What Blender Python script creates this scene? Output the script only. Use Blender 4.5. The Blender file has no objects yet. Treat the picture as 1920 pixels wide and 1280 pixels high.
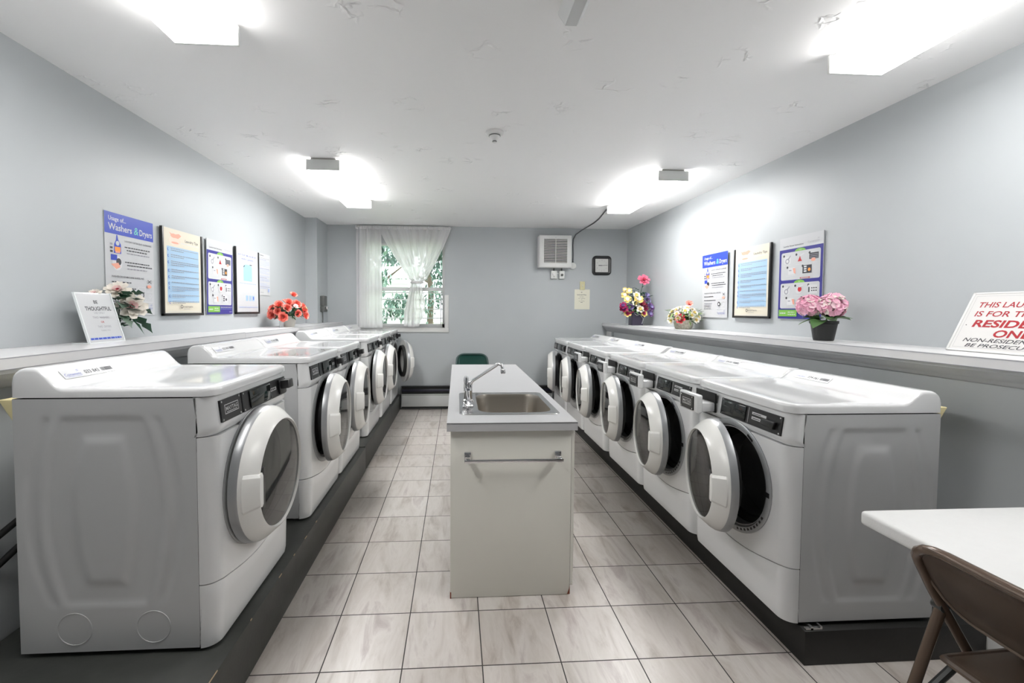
import bpy, bmesh, math, random
from mathutils import Vector, Matrix
random.seed(7)
PI = math.pi
SC = bpy.context.scene
COL = SC.collection

# ------------------------------------------------------------------ camera, world, exposure
CAM_H = 1.357
ex = bpy.data.cameras.new('camera'); cam = bpy.data.objects.new('camera', ex); COL.objects.link(cam)
F_PX = 814.5
ex.sensor_width = 36.0; ex.lens = F_PX / 1920 * 36.0
ex.shift_x = (960 - 904.5) / 1920; ex.shift_y = (612.8 - 640) / 1920
ex.clip_start = 0.02; ex.clip_end = 200
yaw, pitch, roll = .05913, .03858, .00542
fw = Vector((math.sin(yaw) * math.cos(pitch), math.cos(yaw) * math.cos(pitch), -math.sin(pitch)))
rt = Vector((math.cos(yaw), -math.sin(yaw), 0)); up = rt.cross(fw)
cr, sr = math.cos(roll), math.sin(roll)
r2 = rt * cr + up * sr; u2 = up * cr - rt * sr
cam.matrix_world = Matrix(((r2.x, u2.x, -fw.x, 0), (r2.y, u2.y, -fw.y, 0), (r2.z, u2.z, -fw.z, CAM_H), (0, 0, 0, 1)))
SC.camera = cam
SC.view_settings.view_transform = 'Standard'
SC.view_settings.look = 'None'
SC.view_settings.gamma = 1
SC.view_settings.use_curve_mapping = False
SC.view_settings.exposure = 0.54
LAMP, LAMP_SIDE = 15.0, 7.5          # radiance of the ceiling lamp diffusers, underneath and along their prismatic sides
wd = bpy.data.worlds.new('sky'); SC.world = wd; wd.use_nodes = True
bg = wd.node_tree.nodes['Background']; bg.inputs[0].default_value = (.93, .965, 1.0, 1); bg.inputs[1].default_value = 4.6
sun = bpy.data.lights.new('sun', 'SUN'); sun.energy = 3.0; sun.angle = .05; sun.color = (1, .97, .9)
so = bpy.data.objects.new('sun', sun); COL.objects.link(so); so.location = (0, -5, 20)
so.rotation_euler = (math.radians(42), 0, math.radians(18))

# ------------------------------------------------------------------ room constants
XL, XR, YB, YF, ZC = -1.88, 2.37, 5.965, -2.6, 2.49
KL, KR, LZ = -1.60, 2.105, 1.187     # knee walls behind the machines and the height of their ledges

# ------------------------------------------------------------------ materials
def nodes(m): return m.node_tree.nodes, m.node_tree.links
def M(name, c, rough=.5, metal=0, spec=.5, coat=0, emis=0, trans=0, alpha=1):
    m = bpy.data.materials.new(name); m.use_nodes = True
    b = m.node_tree.nodes['Principled BSDF']
    b.inputs['Base Color'].default_value = (c[0], c[1], c[2], 1)
    b.inputs['Roughness'].default_value = rough
    b.inputs['Metallic'].default_value = metal
    b.inputs['Specular IOR Level'].default_value = spec
    b.inputs['Coat Weight'].default_value = coat
    if emis:
        b.inputs['Emission Color'].default_value = (c[0], c[1], c[2], 1); b.inputs['Emission Strength'].default_value = emis
    b.inputs['Transmission Weight'].default_value = trans
    b.inputs['Alpha'].default_value = alpha
    return m
def S(*v):   # srgb 0..255 to linear
    return tuple(((x / 255 / 12.92) if x / 255 <= .04045 else ((x / 255 + .055) / 1.055) ** 2.4) for x in v)
def nz(m, scale, detail=3, rough=.5, vec=None, dist=0):
    n, l = nodes(m); t = n.new('ShaderNodeTexNoise'); t.inputs['Scale'].default_value = scale
    t.inputs['Detail'].default_value = detail; t.inputs['Roughness'].default_value = rough; t.inputs['Distortion'].default_value = dist
    if vec is None:
        tc = n.new('ShaderNodeTexCoord'); vec = tc.outputs['Object']
    l.new(vec, t.inputs['Vector']); return t
def ramp(m, fac, stops):
    n, l = nodes(m); r = n.new('ShaderNodeValToRGB'); e = r.color_ramp.elements
    while len(e) < len(stops): e.new(.5)
    for i, (p, c) in enumerate(stops): e[i].position = p; e[i].color = (c[0], c[1], c[2], 1)
    l.new(fac, r.inputs[0]); return r
def mathn(m, op, a, b=None, c=None):
    n, l = nodes(m); k = n.new('ShaderNodeMath'); k.operation = op
    for i, v in enumerate((a, b, c)):
        if v is None: continue
        if isinstance(v, (int, float)): k.inputs[i].default_value = v
        else: l.new(v, k.inputs[i])
    return k.outputs[0]
def mixc(m, fac, a, b, mode='MIX'):
    n, l = nodes(m); k = n.new('ShaderNodeMix'); k.data_type = 'RGBA'; k.blend_type = mode
    for i, v in ((0, fac), (6, a), (7, b)):
        if isinstance(v, (int, float)): k.inputs[i].default_value = v
        elif isinstance(v, tuple): k.inputs[i].default_value = (v[0], v[1], v[2], 1)
        else: l.new(v, k.inputs[i])
    return k.outputs[2]
def bump(m, h, strength=.2, dist=.01):
    n, l = nodes(m); b = n.new('ShaderNodeBump'); b.inputs['Strength'].default_value = strength; b.inputs['Distance'].default_value = dist
    l.new(h, b.inputs['Height']); l.new(b.outputs[0], n['Principled BSDF'].inputs['Normal'])
def base(m, c): m.node_tree.links.new(c, m.node_tree.nodes['Principled BSDF'].inputs['Base Color'])
def mottled(name, c1, c2, scale, rough=.5, bmp=0, **k):
    m = M(name, c1, rough, **k); t = nz(m, scale, 4)
    base(m, ramp(m, t.outputs[0], [(.3, c1), (.7, c2)]).outputs[0])
    if bmp: bump(m, nz(m, scale * 6, 3).outputs[0], bmp, .004)
    return m

m_wall = mottled('wall_paint', (.44, .466, .483), (.454, .479, .495), 3, .45, .05)
m_knee = mottled('knee_wall_paint', (.46, .485, .495), (.50, .52, .53), 4, .5, .05)
# ceiling: stamped plaster, patches of short ridges
m_ceil = M('ceiling_plaster', (.88, .88, .88), .6)
n, l = nodes(m_ceil)
tc = n.new('ShaderNodeTexCoord'); vo = n.new('ShaderNodeTexVoronoi'); vo.inputs['Scale'].default_value = 3.0
l.new(tc.outputs['Object'], vo.inputs['Vector'])
mr = n.new('ShaderNodeMapRange'); mr.inputs[1].default_value = .34; mr.inputs[2].default_value = .12; l.new(vo.outputs['Distance'], mr.inputs[0])
vs = n.new('ShaderNodeTexVoronoi'); vs.feature = 'DISTANCE_TO_EDGE'; vs.inputs['Scale'].default_value = 9
wp = n.new('ShaderNodeMapping'); wp.inputs['Scale'].default_value = (1, 1.7, 1); l.new(tc.outputs['Object'], wp.inputs['Vector'])
wv = nz(m_ceil, 14, 2); wa = n.new('ShaderNodeMix'); wa.data_type = 'VECTOR'; wa.inputs[0].default_value = .10; l.new(wp.outputs[0], wa.inputs[4]); l.new(wv.outputs['Color'], wa.inputs[5]); l.new(wa.outputs[1], vs.inputs['Vector'])
ridge = ramp(m_ceil, vs.outputs['Distance'], [(.0, (1, 1, 1)), (.10, (0, 0, 0))])
mk = ramp(m_ceil, nz(m_ceil, 11, 1).outputs[0], [(.46, (0, 0, 0)), (.54, (1, 1, 1))])
hh = mathn(m_ceil, 'MULTIPLY', ridge.outputs[0], mathn(m_ceil, 'MULTIPLY', mr.outputs[0], mk.outputs[0]))
hh = mathn(m_ceil, 'ADD', hh, mathn(m_ceil, 'MULTIPLY', nz(m_ceil, 5, 2).outputs[0], .15))
bump(m_ceil, hh, .9, .009)
# floor tile
TILE, TX, TY = .305, -.5079, 1.6065
m_floor = M('floor_tile', (.5, .48, .46), .32)
n, l = nodes(m_floor)
geo = n.new('ShaderNodeNewGeometry'); sp = n.new('ShaderNodeSeparateXYZ'); l.new(geo.outputs['Position'], sp.inputs[0])
fx = mathn(m_floor, 'DIVIDE', mathn(m_floor, 'SUBTRACT', sp.outputs[0], TX), TILE)
fy = mathn(m_floor, 'DIVIDE', mathn(m_floor, 'SUBTRACT', sp.outputs[1], TY), TILE)
ix = mathn(m_floor, 'FLOOR', fx); iy = mathn(m_floor, 'FLOOR', fy)
dx = mathn(m_floor, 'ABSOLUTE', mathn(m_floor, 'SUBTRACT', mathn(m_floor, 'SUBTRACT', fx, ix), .5))
dy = mathn(m_floor, 'ABSOLUTE', mathn(m_floor, 'SUBTRACT', mathn(m_floor, 'SUBTRACT', fy, iy), .5))
grout = mathn(m_floor, 'GREATER_THAN', mathn(m_floor, 'MAXIMUM', dx, dy), .5 - .0075)
cb = n.new('ShaderNodeCombineXYZ'); l.new(ix, cb.inputs[0]); l.new(iy, cb.inputs[1])
wn = n.new('ShaderNodeTexWhiteNoise'); wn.noise_dimensions = '3D'; l.new(cb.outputs[0], wn.inputs['Vector'])
off = n.new('ShaderNodeVectorMath'); off.operation = 'SCALE'; off.inputs['Scale'].default_value = 37.0; l.new(wn.outputs['Color'], off.inputs[0])
add = n.new('ShaderNodeVectorMath'); add.operation = 'ADD'; l.new(geo.outputs['Position'], add.inputs[0]); l.new(off.outputs[0], add.inputs[1])
mp = n.new('ShaderNodeMapping'); mp.inputs['Rotation'].default_value = (0, 0, .75); mp.inputs['Scale'].default_value = (3.2, .75, 1); l.new(add.outputs[0], mp.inputs['Vector'])
v1 = nz(m_floor, 3.4, 5, .62, mp.outputs[0], .6); v2 = nz(m_floor, 9, 6, .7, mp.outputs[0], .8)
c1 = ramp(m_floor, v1.outputs[0], [(.28, S(172, 162, 154)), (.43, S(200, 193, 187)), (.56, S(210, 204, 199)), (.68, S(184, 174, 171)), (.8, S(166, 155, 150))])
c2 = mixc(m_floor, mathn(m_floor, 'MULTIPLY', ramp(m_floor, v2.outputs[0], [(.52, (0, 0, 0)), (.7, (1, 1, 1))]).outputs[0], .35), c1.outputs[0], S(222, 218, 214))
tint = ramp(m_floor, wn.outputs['Value'], [(0, (.90, .885, .875)), (1, (1, 1, 1))])
c3 = mixc(m_floor, 1.0, c2, tint.outputs[0], 'MULTIPLY')
base(m_floor, mixc(m_floor, grout, c3, S(58, 54, 52)))
rg = mathn(m_floor, 'ADD', mathn(m_floor, 'MULTIPLY', grout, .5), .30); l.new(rg, n['Principled BSDF'].inputs['Roughness'])
bump(m_floor, mathn(m_floor, 'ADD', mathn(m_floor, 'MULTIPLY', grout, -1), mathn(m_floor, 'MULTIPLY', v2.outputs[0], .12)), .35, .003)

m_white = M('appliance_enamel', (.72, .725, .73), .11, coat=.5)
m_side = M('appliance_enamel_shaded', (.50, .505, .51), .28)  # same white enamel, darkened so its colour carries the shade of the sides
m_door = M('door_ring_plastic', (.77, .765, .74), .25)
m_handle = M('door_handle_plastic', (.80, .795, .77), .3)
m_silver = M('bezel_silver', (.36, .37, .38), .32, .5)
m_black = M('black_panel', (.012, .012, .013), .3)
m_gasket = M('black_rubber', (.008, .008, .008), .55)
m_dispglass = M('display_glass', (.010, .013, .012), .08)
m_chrome = M('chrome', (.75, .75, .76), .08, 1)
m_screw = M('screw_steel', (.7, .7, .7), .25, 1)
m_plate = M('logo_silver', (.62, .62, .63), .35, .3)
def smoked(name, c, k):       # smoked pane: some of the drum shows through
    m = M(name, c, .05, spec=.6 if k > .1 else .3); n, l = nodes(m)
    tr = n.new('ShaderNodeBsdfTransparent'); tr.inputs[0].default_value = (.55, .55, .55, 1)
    mx = n.new('ShaderNodeMixShader'); mx.inputs[0].default_value = k
    l.new(n['Principled BSDF'].outputs[0], mx.inputs[1]); l.new(tr.outputs[0], mx.inputs[2]); l.new(mx.outputs[0], n['Material Output'].inputs[0]); return m
m_glass = smoked('smoked_dryer_glass', (.05, .051, .05), .12); m_glass_w = smoked('dark_washer_glass', (.012, .012, .011), .03)
m_foot = M('foot_grey', (.35, .35, .36), .5)
m_dark = M('dark_void', (.01, .01, .01), .8)
m_drum = M('drum_steel', (.22, .22, .22), .3, .7)
m_paper = M('white_print', (.52, .53, .55), .45)
m_stick = M('sticker_white', (.54, .55, .565), .35)
m_ink = M('dark_ink', (.035, .035, .045), .5)
m_greyink = M('grey_ink', (.30, .30, .34), .5)
m_blueink = M('blue_ink', (.10, .13, .42), .5)
m_paleblueink = M('pale_blue_ink', (.33, .42, .70), .5)
m_plat_l = mottled('grey_platform_paint', (.036, .038, .035), (.05, .052, .048), 9, .38, .1)
m_plat_r = mottled('dark_platform_paint', (.007, .007, .0062), (.011, .0107, .0098), 9, .5, .1)
m_wood = M('raw_wood_chip', (.45, .32, .2), .6)
m_ledge = mottled('ledge_laminate', (.66, .655, .665), (.69, .685, .695), 6, .3)
m_mold = mottled('molding_paint', (.50, .51, .52), (.53, .54, .55), 6, .45)
m_trim = M('trim_white', (.66, .66, .65), .4)
m_lam = mottled('countertop_laminate', (.49, .49, .50), (.505, .505, .515), 8, .3)
m_cab = mottled('cabinet_cream_paint', (.78, .765, .70), (.80, .785, .72), 3, .4, .05)
m_chip = M('rust_chip', (.22, .06, .03), .7)
m_steel = M('brushed_steel', (.55, .55, .55), .26, 1)
m_basin = M('sink_basin_steel', (.34, .31, .27), .34, .85)
m_fixture = M('fixture_white', (.72, .73, .71), .4)
m_fixgrey = M('fixture_pan_grey', (.38, .37, .34), .45)
m_lens = M('lamp_diffuser', (1.0, .99, .972), .4, emis=LAMP)
m_lens2 = M('lamp_diffuser_side', (1.0, .99, .972), .4, emis=LAMP_SIDE)
m_lens_far = M('lamp_diffuser_far_boosted', (1.0, .99, .972), .4, emis=LAMP * 1.7); m_lens2_far = M('lamp_diffuser_side_far_boosted', (1.0, .99, .972), .4, emis=LAMP_SIDE * 1.35)  # far lamps given extra strength to brighten the back wall and ceiling
m_cable = M('grey_cable', (.10, .105, .11), .5)
m_vent = M('vent_white', (.74, .74, .73), .4)
m_clockface = M('clock_face', (.66, .66, .64), .4)
m_yellow = M('pale_yellow', (.72, .64, .36), .5)
m_cream = M('cream_paper', (.74, .72, .60), .6)
m_ivory = M('ivory_plate', (.62, .58, .34), .5)
m_green_ch = M('green_chair_paint', (.016, .085, .068), .3)
m_brown = M('brown_chair_paint', (.115, .08, .058), .3)
m_brown2 = M('brown_chair_tube', (.125, .085, .062), .22, .2)
m_greytube = M('dark_grey_tube', (.055, .058, .058), .3, .4)
m_table = mottled('table_plastic', (.70, .70, .695), (.715, .715, .71), 40, .5, .1)
m_heater = M('heater_enamel', (.60, .61, .61), .4)
m_navy = M('heater_slot_navy', (.012, .012, .03), .4)
m_greybox = M('grey_box', (.10, .105, .10), .45)
m_alu = M('window_aluminium', (.52, .53, .53), .4, .5)

# ------------------------------------------------------------------ mesh builder
class B:
    def __init__(s): s.bm = bmesh.new()
    def faces_from(s, vs, fs, mat=0, smooth=False):
        v = [s.bm.verts.new(p) for p in vs]; out = []
        for f in fs:
            try:
                q = s.bm.faces.new([v[i] for i in f]); q.material_index = mat; q.smooth = smooth; out.append(q)
            except ValueError: pass
        return v, out
    def box(s, x0, x1, y0, y1, z0, z1, mat=0, bev=0, seg=2, M_=None):
        t = bmesh.new()
        vs = [t.verts.new((x, y, z)) for x in (x0, x1) for y in (y0, y1) for z in (z0, z1)]
        for f in ((0, 1, 3, 2), (4, 6, 7, 5), (0, 4, 5, 1), (2, 3, 7, 6), (0, 2, 6, 4), (1, 5, 7, 3)):
            t.faces.new([vs[i] for i in f])
        if bev: bmesh.ops.bevel(t, geom=t.edges[:] , offset=bev, segments=seg, profile=.5, affect='EDGES')
        s.merge(t, mat, M_); return s
    def merge(s, t, mat=None, M_=None, smooth=None):
        if M_ is not None: t.transform(M_)
        t.verts.index_update(); vm = [s.bm.verts.new(v.co) for v in t.verts]
        for f in t.faces:
            try: q = s.bm.faces.new([vm[v.index] for v in f.verts])
            except ValueError: continue
            q.material_index = f.material_index if mat is None else mat
            q.smooth = f.smooth if smooth is None else smooth
        t.free()
    def tube(s, pts, r, mat=0, seg=10, caps=True, closed=False):
        pts = [Vector(p) for p in pts]; n = len(pts)
        rs = r if isinstance(r, (list, tuple)) else [r] * n
        rings = []; prev = None
        for i in range(n):
            if closed: d = pts[(i + 1) % n] - pts[i - 1]
            else: d = pts[min(i + 1, n - 1)] - pts[max(i - 1, 0)]
            d.normalize()
            if prev is None:
                a = Vector((0, 0, 1)) if abs(d.z) < .9 else Vector((1, 0, 0)); u = d.cross(a).normalized()
            else: u = (prev - d * prev.dot(d)).normalized()
            prev = u; w = d.cross(u)
            rings.append([s.bm.verts.new(pts[i] + (u * math.cos(2 * PI * k / seg) + w * math.sin(2 * PI * k / seg)) * rs[i]) for k in range(seg)])
        for i in range(n if closed else n - 1):
            A, C = rings[i], rings[(i + 1) % n]
            for k in range(seg):
                try:
                    f = s.bm.faces.new((A[k], A[(k + 1) % seg], C[(k + 1) % seg], C[k])); f.material_index = mat; f.smooth = True
                except ValueError: pass
        if caps and not closed:
            for R_ in (rings[0][::-1], rings[-1]):
                f = s.bm.faces.new(R_); f.material_index = mat
        return s
    def lathe(s, prof, M_=None, mat=0, seg=40, capends=True, a0=0, a1=2 * PI):
        # profile (r, h): turned about local Z, then placed by M_
        full = abs(a1 - a0 - 2 * PI) < 1e-6; t = bmesh.new(); rings = []
        k_ = seg if full else seg + 1
        for (r, h) in prof:
            rings.append([t.verts.new((r * math.cos(a0 + (a1 - a0) * k / seg), r * math.sin(a0 + (a1 - a0) * k / seg), h)) for k in range(k_)] if r > 1e-6 else [t.verts.new((0, 0, h))])
        for A, C in zip(rings, rings[1:]):
            for k in range(seg):
                q = [A[k % len(A)], A[(k + 1) % len(A)], C[(k + 1) % len(C)], C[k % len(C)]]
                q = [v for i, v in enumerate(q) if v not in q[:i]]
                if len(q) > 2:
                    f = t.faces.new(q); f.smooth = True
        if capends and full:
            for R_ in (rings[0], rings[-1]):
                if len(R_) > 2: t.faces.new(R_)
        s.merge(t, mat, M_); return s
    def prism(s, pts, y0, y1, mat=0, bev=0, M_=None):
        # outline (x, z) extruded along y
        t = bmesh.new(); a = [t.verts.new((p[0], y0, p[1])) for p in pts]; b = [t.verts.new((p[0], y1, p[1])) for p in pts]; n = len(pts)
        t.faces.new(a); t.faces.new(b[::-1])
        for i in range(n): t.faces.new((a[i], b[i], b[(i + 1) % n], a[(i + 1) % n]))
        bmesh.ops.recalc_face_normals(t, faces=t.faces[:])
        if bev: bmesh.ops.bevel(t, geom=t.edges[:], offset=bev, segments=2, profile=.5, affect='EDGES')
        s.merge(t, mat, M_); return s
    def grid(s, nu, nv, fn, mat=0, smooth=True):
        vs = [[s.bm.verts.new(fn(i / nu, j / nv)) for j in range(nv + 1)] for i in range(nu + 1)]
        for i in range(nu):
            for j in range(nv):
                f = s.bm.faces.new((vs[i][j], vs[i + 1][j], vs[i + 1][j + 1], vs[i][j + 1])); f.material_index = mat; f.smooth = smooth
        return s
    def done(s, name, mats, parent=None, loc=None, recalc=True, sharp=38, doubles=0):
        if doubles: bmesh.ops.remove_doubles(s.bm, verts=s.bm.verts[:], dist=doubles)
        if recalc: bmesh.ops.recalc_face_normals(s.bm, faces=s.bm.faces[:])
        me = bpy.data.meshes.new(name); s.bm.to_mesh(me); s.bm.free()
        for m in (mats if isinstance(mats, (list, tuple)) else [mats]): me.materials.append(m)
        if sharp:
            me.polygons.foreach_set('use_smooth', [True] * len(me.polygons)); me.set_sharp_from_angle(angle=math.radians(sharp))
        o = bpy.data.objects.new(name, me); COL.objects.link(o)
        if parent is not None: o.parent = parent
        if loc is not None: o.location = loc
        return o
def empty(name, loc, rz=0, label=None, cat=None, group=None):
    o = bpy.data.objects.new(name, None); COL.objects.link(o); o.location = loc; o.rotation_euler = (0, 0, rz); o.empty_display_size = .05
    if label: tag(o, label, cat, group)
    return o
def tag(o, label, cat, group=None):
    o['label'] = label; o['category'] = cat
    if group: o['group'] = group
    return o
def struct(o): o['kind'] = 'structure'; return o
def copy_tree(o, parent=None):
    c = o.copy(); COL.objects.link(c); c.parent = parent
    for ch in list(o.children): copy_tree(ch, c)
    return c
def rotz(a): return Matrix.Rotation(a, 4, 'Z')
YAX = Matrix.Rotation(PI / 2, 4, 'X')        # lathe Z -> local -Y (out of a front face)
def at(x, y, z): return Matrix.Translation((x, y, z))
def boolean(a, b):
    md = a.modifiers.new('cut', 'BOOLEAN'); md.object = b; md.operation = 'DIFFERENCE'; md.solver = 'EXACT'
    dg = bpy.context.evaluated_depsgraph_get(); me = bpy.data.meshes.new_from_object(a.evaluated_get(dg))
    a.modifiers.clear(); a.data = me
    me.polygons.foreach_set('use_smooth', [True] * len(me.polygons)); me.set_sharp_from_angle(angle=math.radians(38))
    bpy.data.objects.remove(b)
_tx = {}
def glyphs(s, bold=0, shear=0, space=1.0):
    k = (s, bold, shear, space)
    if k not in _tx:
        cu = bpy.data.curves.new('t', 'FONT'); cu.body = s; cu.size = 1; cu.offset = bold; cu.shear = shear; cu.resolution_u = 3; cu.space_character = space
        o = bpy.data.objects.new('t', cu); COL.objects.link(o); dg = bpy.context.evaluated_depsgraph_get(); dg.update()
        me = o.evaluated_get(dg).to_mesh()
        _tx[k] = ([(v.co.x, v.co.y) for v in me.vertices], [tuple(p.vertices) for p in me.polygons])
        o.evaluated_get(dg).to_mesh_clear(); bpy.data.objects.remove(o); bpy.data.curves.remove(cu)
    return _tx[k]
class Flat(B):
    """A printed sheet: local x right, z up, facing -Y; each print layer a hair in front of the last."""
    def __init__(s, w, h, thick=.003): super().__init__(); s.w, s.h = w, h; s.box(0, w, 0, thick, 0, h, 0); s.ly = -.0004
    def poly(s, pts, mat): s.faces_from([(x, s.ly, z) for x, z in pts], [tuple(range(len(pts)))], mat); s.ly -= .00003; return s
    def rect(s, x0, z0, x1, z1, mat): return s.poly([(x0, z0), (x1, z0), (x1, z1), (x0, z1)], mat)
    def rrect(s, x0, z0, x1, z1, r, mat):
        p = []
        for cx, cz, a in ((x1 - r, z1 - r, 0), (x0 + r, z1 - r, 90), (x0 + r, z0 + r, 180), (x1 - r, z0 + r, 270)):
            for k in range(5): t = math.radians(a + k * 22.5); p.append((cx + r * math.cos(t), cz + r * math.sin(t)))
        return s.poly(p, mat)
    def disc(s, x, z, r, mat, rz=None, n=20): return s.poly([(x + r * math.cos(2 * PI * k / n), z + (rz or r) * math.sin(2 * PI * k / n)) for k in range(n)], mat)
    def ring(s, x, z, r, w, mat, n=24, a0=0, a1=2 * PI):
        vs = []
        for k in range(n + 1):
            t = a0 + (a1 - a0) * k / n; vs += [(x + r * math.cos(t), s.ly, z + r * math.sin(t)), (x + (r - w) * math.cos(t), s.ly, z + (r - w) * math.sin(t))]
        s.faces_from(vs, [(2 * k, 2 * k + 1, 2 * k + 3, 2 * k + 2) for k in range(n)], mat); s.ly -= .00003; return s
    def text(s, t, x, z, size, mat, bold=0, shear=0, width=None, align='l'):
        v, f = glyphs(t, bold, shear); w = max(p[0] for p in v); sx = size if width is None else width / w
        ox = x - (0 if align == 'l' else sx * w / 2 if align == 'c' else sx * w)
        s.faces_from([(ox + p[0] * sx, s.ly, z + p[1] * size) for p in v], f, mat); s.ly -= .00003; return s
    def lines(s, x0, x1, z, mat, h=.004, last=1.0, seed=0):
        # a line of print too small to read: a row of word-long dashes
        rnd = random.Random(seed); x = x0; end = x0 + (x1 - x0) * last
        while x < end - .004:
            w = min(rnd.uniform(.008, .024), end - x); s.rect(x, z, x + w, z + h, mat); x += w + .004
        s.ly += .0; return s
    def coinamatic(s, x, z, size, mat, width=None):
        s.text('Coinamatic', x, z, size, mat, 0, 0, width); w = width or size * 5
        for k in range(2): s.poly([(x + w * .82, z + size * (.95 + .28 * k)), (x + w * .97, z + size * (1.08 + .28 * k)), (x + w * .97, z + size * (1.17 + .28 * k)), (x + w * .82, z + size * (1.04 + .28 * k))], mat)
        s.rect(x + w * .12, z - size * .30, x + w * .95, z - size * .22, mat); return s

# ------------------------------------------------------------------ the room
def plane_obj(name, vs, m, thick=0):
    b = B(); b.faces_from(vs, [tuple(range(len(vs)))]); return struct(b.done(name, m, recalc=False, sharp=0))
b = B(); b.box(-2.1, 2.6, -2.9, 6.2, -.12, 0); struct(b.done('floor', m_floor, sharp=0))
b = B(); b.box(-2.1, 2.6, -2.9, 6.2, ZC, ZC + .12); struct(b.done('ceiling', m_ceil, sharp=0))
b = B(); b.box(XL - .2, XL, YF, YB, 0, ZC); b.box(XL - .01, KL, YF, YB, 0, LZ - .045, 1); struct(b.done('wall_left', [m_wall, m_knee], sharp=0))
b = B(); b.box(XR, XR + .2, YF, YB, 0, ZC); b.box(KR, XR + .01, YF, YB, 0, LZ - .045, 1); struct(b.done('wall_right', [m_wall, m_knee], sharp=0))
b = B(); b.box(XL - .2, XR + .2, YF - .2, YF, 0, ZC); struct(b.done('wall_front', m_wall, sharp=0))
WX0, WX1, WZ0, WZ1 = -1.26, -.165, 1.115, 2.26      # window opening
b = B(); T = .2
b.box(XL - .2, WX0, YB, YB + T, 0, ZC); b.box(WX1, XR + .2, YB, YB + T, 0, ZC)
b.box(WX0, WX1, YB, YB + T, 0, WZ0); b.box(WX0, WX1, YB, YB + T, WZ1, ZC)
struct(b.done('wall_back', m_wall, sharp=0))
b = B(); b.box(XL, -1.735, 5.54, YB, LZ - .02, ZC); struct(b.done('trim_1', m_wall, sharp=0))       # boxed pipe chase in the corner
# ledge boards and mouldings
def ledge_board(name, x0, x1, y0, y1, z0, z1, label):
    b = B(); b.box(x0, x1, y0, y1, z0, z1, 0); xs = x1 if x0 < 0 else x0
    b.box(xs - .0006, xs + .0006, y0, y1, z1 - .0045, z1 - .002, 1); b.box(xs - .0006, xs + .0006, y0, y1, z0, z0 + .002, 1)
    return tag(b.done(name, [m_ledge, m_greyink], sharp=0), label, 'ledge')
ledge_board('ledge_board', XL + .002, -1.535, YF + .002, 3.25, LZ - .043, LZ, 'grey laminate ledge board on left wall, the near length under the five posters')
ledge_board('ledge_board', XL + .002, -1.535, 3.254, YB - .004, LZ - .043, LZ - .004, 'grey laminate ledge board on left wall, the far length under the coral roses').name = 'ledge_board.001'
o = ledge_board('ledge_board', 2.02, XR - .002, YF + .002, 3.03, LZ - .042, LZ, 'grey laminate ledge board on right wall, the near length under the pink hydrangea'); o.name = 'ledge_board.002'
o = ledge_board('ledge_board', 2.03, XR - .002, 3.036, YB - .004, LZ - .042, LZ - .003, 'grey laminate ledge board on right wall, the far length under the flower basket'); o.name = 'ledge_board.003'
def molding(name, xw, sgn):
    # small crown profile between ledge underside and knee wall
    p = [(0, 0), (.058, 0), (.058, -.014), (.05, -.02), (.044, -.03), (.03, -.045), (.018, -.052), (.016, -.062), (.01, -.066), (0, -.07)]
    b = B(); b.prism([(xw + sgn * x, LZ - .0432 + z) for x, z in p], YF + .002, YB - .004); struct(b.done(name, m_mold, sharp=50))
molding('trim_2', KL + .001, 1); molding('trim_3', KR - .001, -1)
b = B(); b.box(KR - .03, KR - .001, 5.70, 5.73, .9, LZ - .115); b.box(KR - .012, KR - .001, 5.73, YB - .002, .9, LZ - .115, 1); struct(b.done('trim_4', [m_knee, m_trim], sharp=0))
b = B(); b.box(KR - .016, KR - .001, YF + .01, YB - .1, 0, .10, 0, .003); struct(b.done('baseboard_right', m_trim))
b = B(); b.box(KL + .001, KL + .016, YF + .01, YB - .1, 0, .10, 0, .003); struct(b.done('baseboard_left', m_trim))
b = B(); b.box(XL + .3, XR - .3, YF + .001, YF + .016, 0, .10, 0, .003); struct(b.done('baseboard_front', m_trim))

# window
b = B(); y0, y1 = YB + .05, YB + .10
b.box(WX0, WX0 + .035, y0, y1, WZ0, WZ1); b.box(WX1 - .035, WX1, y0, y1, WZ0, WZ1); b.box(WX0, WX1, y0, y1, WZ0, WZ0 + .05); b.box(WX0, WX1, y0, y1, WZ1 - .03, WZ1)
b.box(WX0, WX1, y0 - .012, y1, 1.615, 1.665); b.box(WX0, WX1, y0 - .004, y1, 1.585, 1.597, 0)
b.box(-.62, -.59, y0, y1, WZ0, 1.61); b.box(WX1 - .06, WX1 - .045, y0 + .005, y1 - .01, WZ0, 1.61)
win = struct(b.done('window_1', m_alu))
for z in (1.49, 1.36, 1.235):
    bb = B(); bb.box(WX0 + .03, WX1 - .03, y1 + .012, y1 + .03, z, z + .016); bb.done('window_bar', m_trim, win)
m_pane = M('window_glass', (1, 1, 1), .02); n, l = nodes(m_pane)
tr = n.new('ShaderNodeBsdfTransparent'); tr.inputs[0].default_value = (.97, .99, .99, 1); gl = n.new('ShaderNodeBsdfGlossy'); gl.inputs['Roughness'].default_value = .03
fr = n.new('ShaderNodeFresnel'); mx = n.new('ShaderNodeMixShader'); l.new(fr.outputs[0], mx.inputs[0]); l.new(tr.outputs[0], mx.inputs[1]); l.new(gl.outputs[0], mx.inputs[2]); l.new(mx.outputs[0], n['Material Output'].inputs[0])
for z0, z1 in ((1.665, WZ1 - .03), (WZ0 + .05, 1.615)):
    bb = B(); bb.box(WX0 + .03, WX1 - .03, y0 + .02, y0 + .024, z0, z1); bb.done('window_pane', m_pane, win, sharp=0)
b = B()
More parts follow.
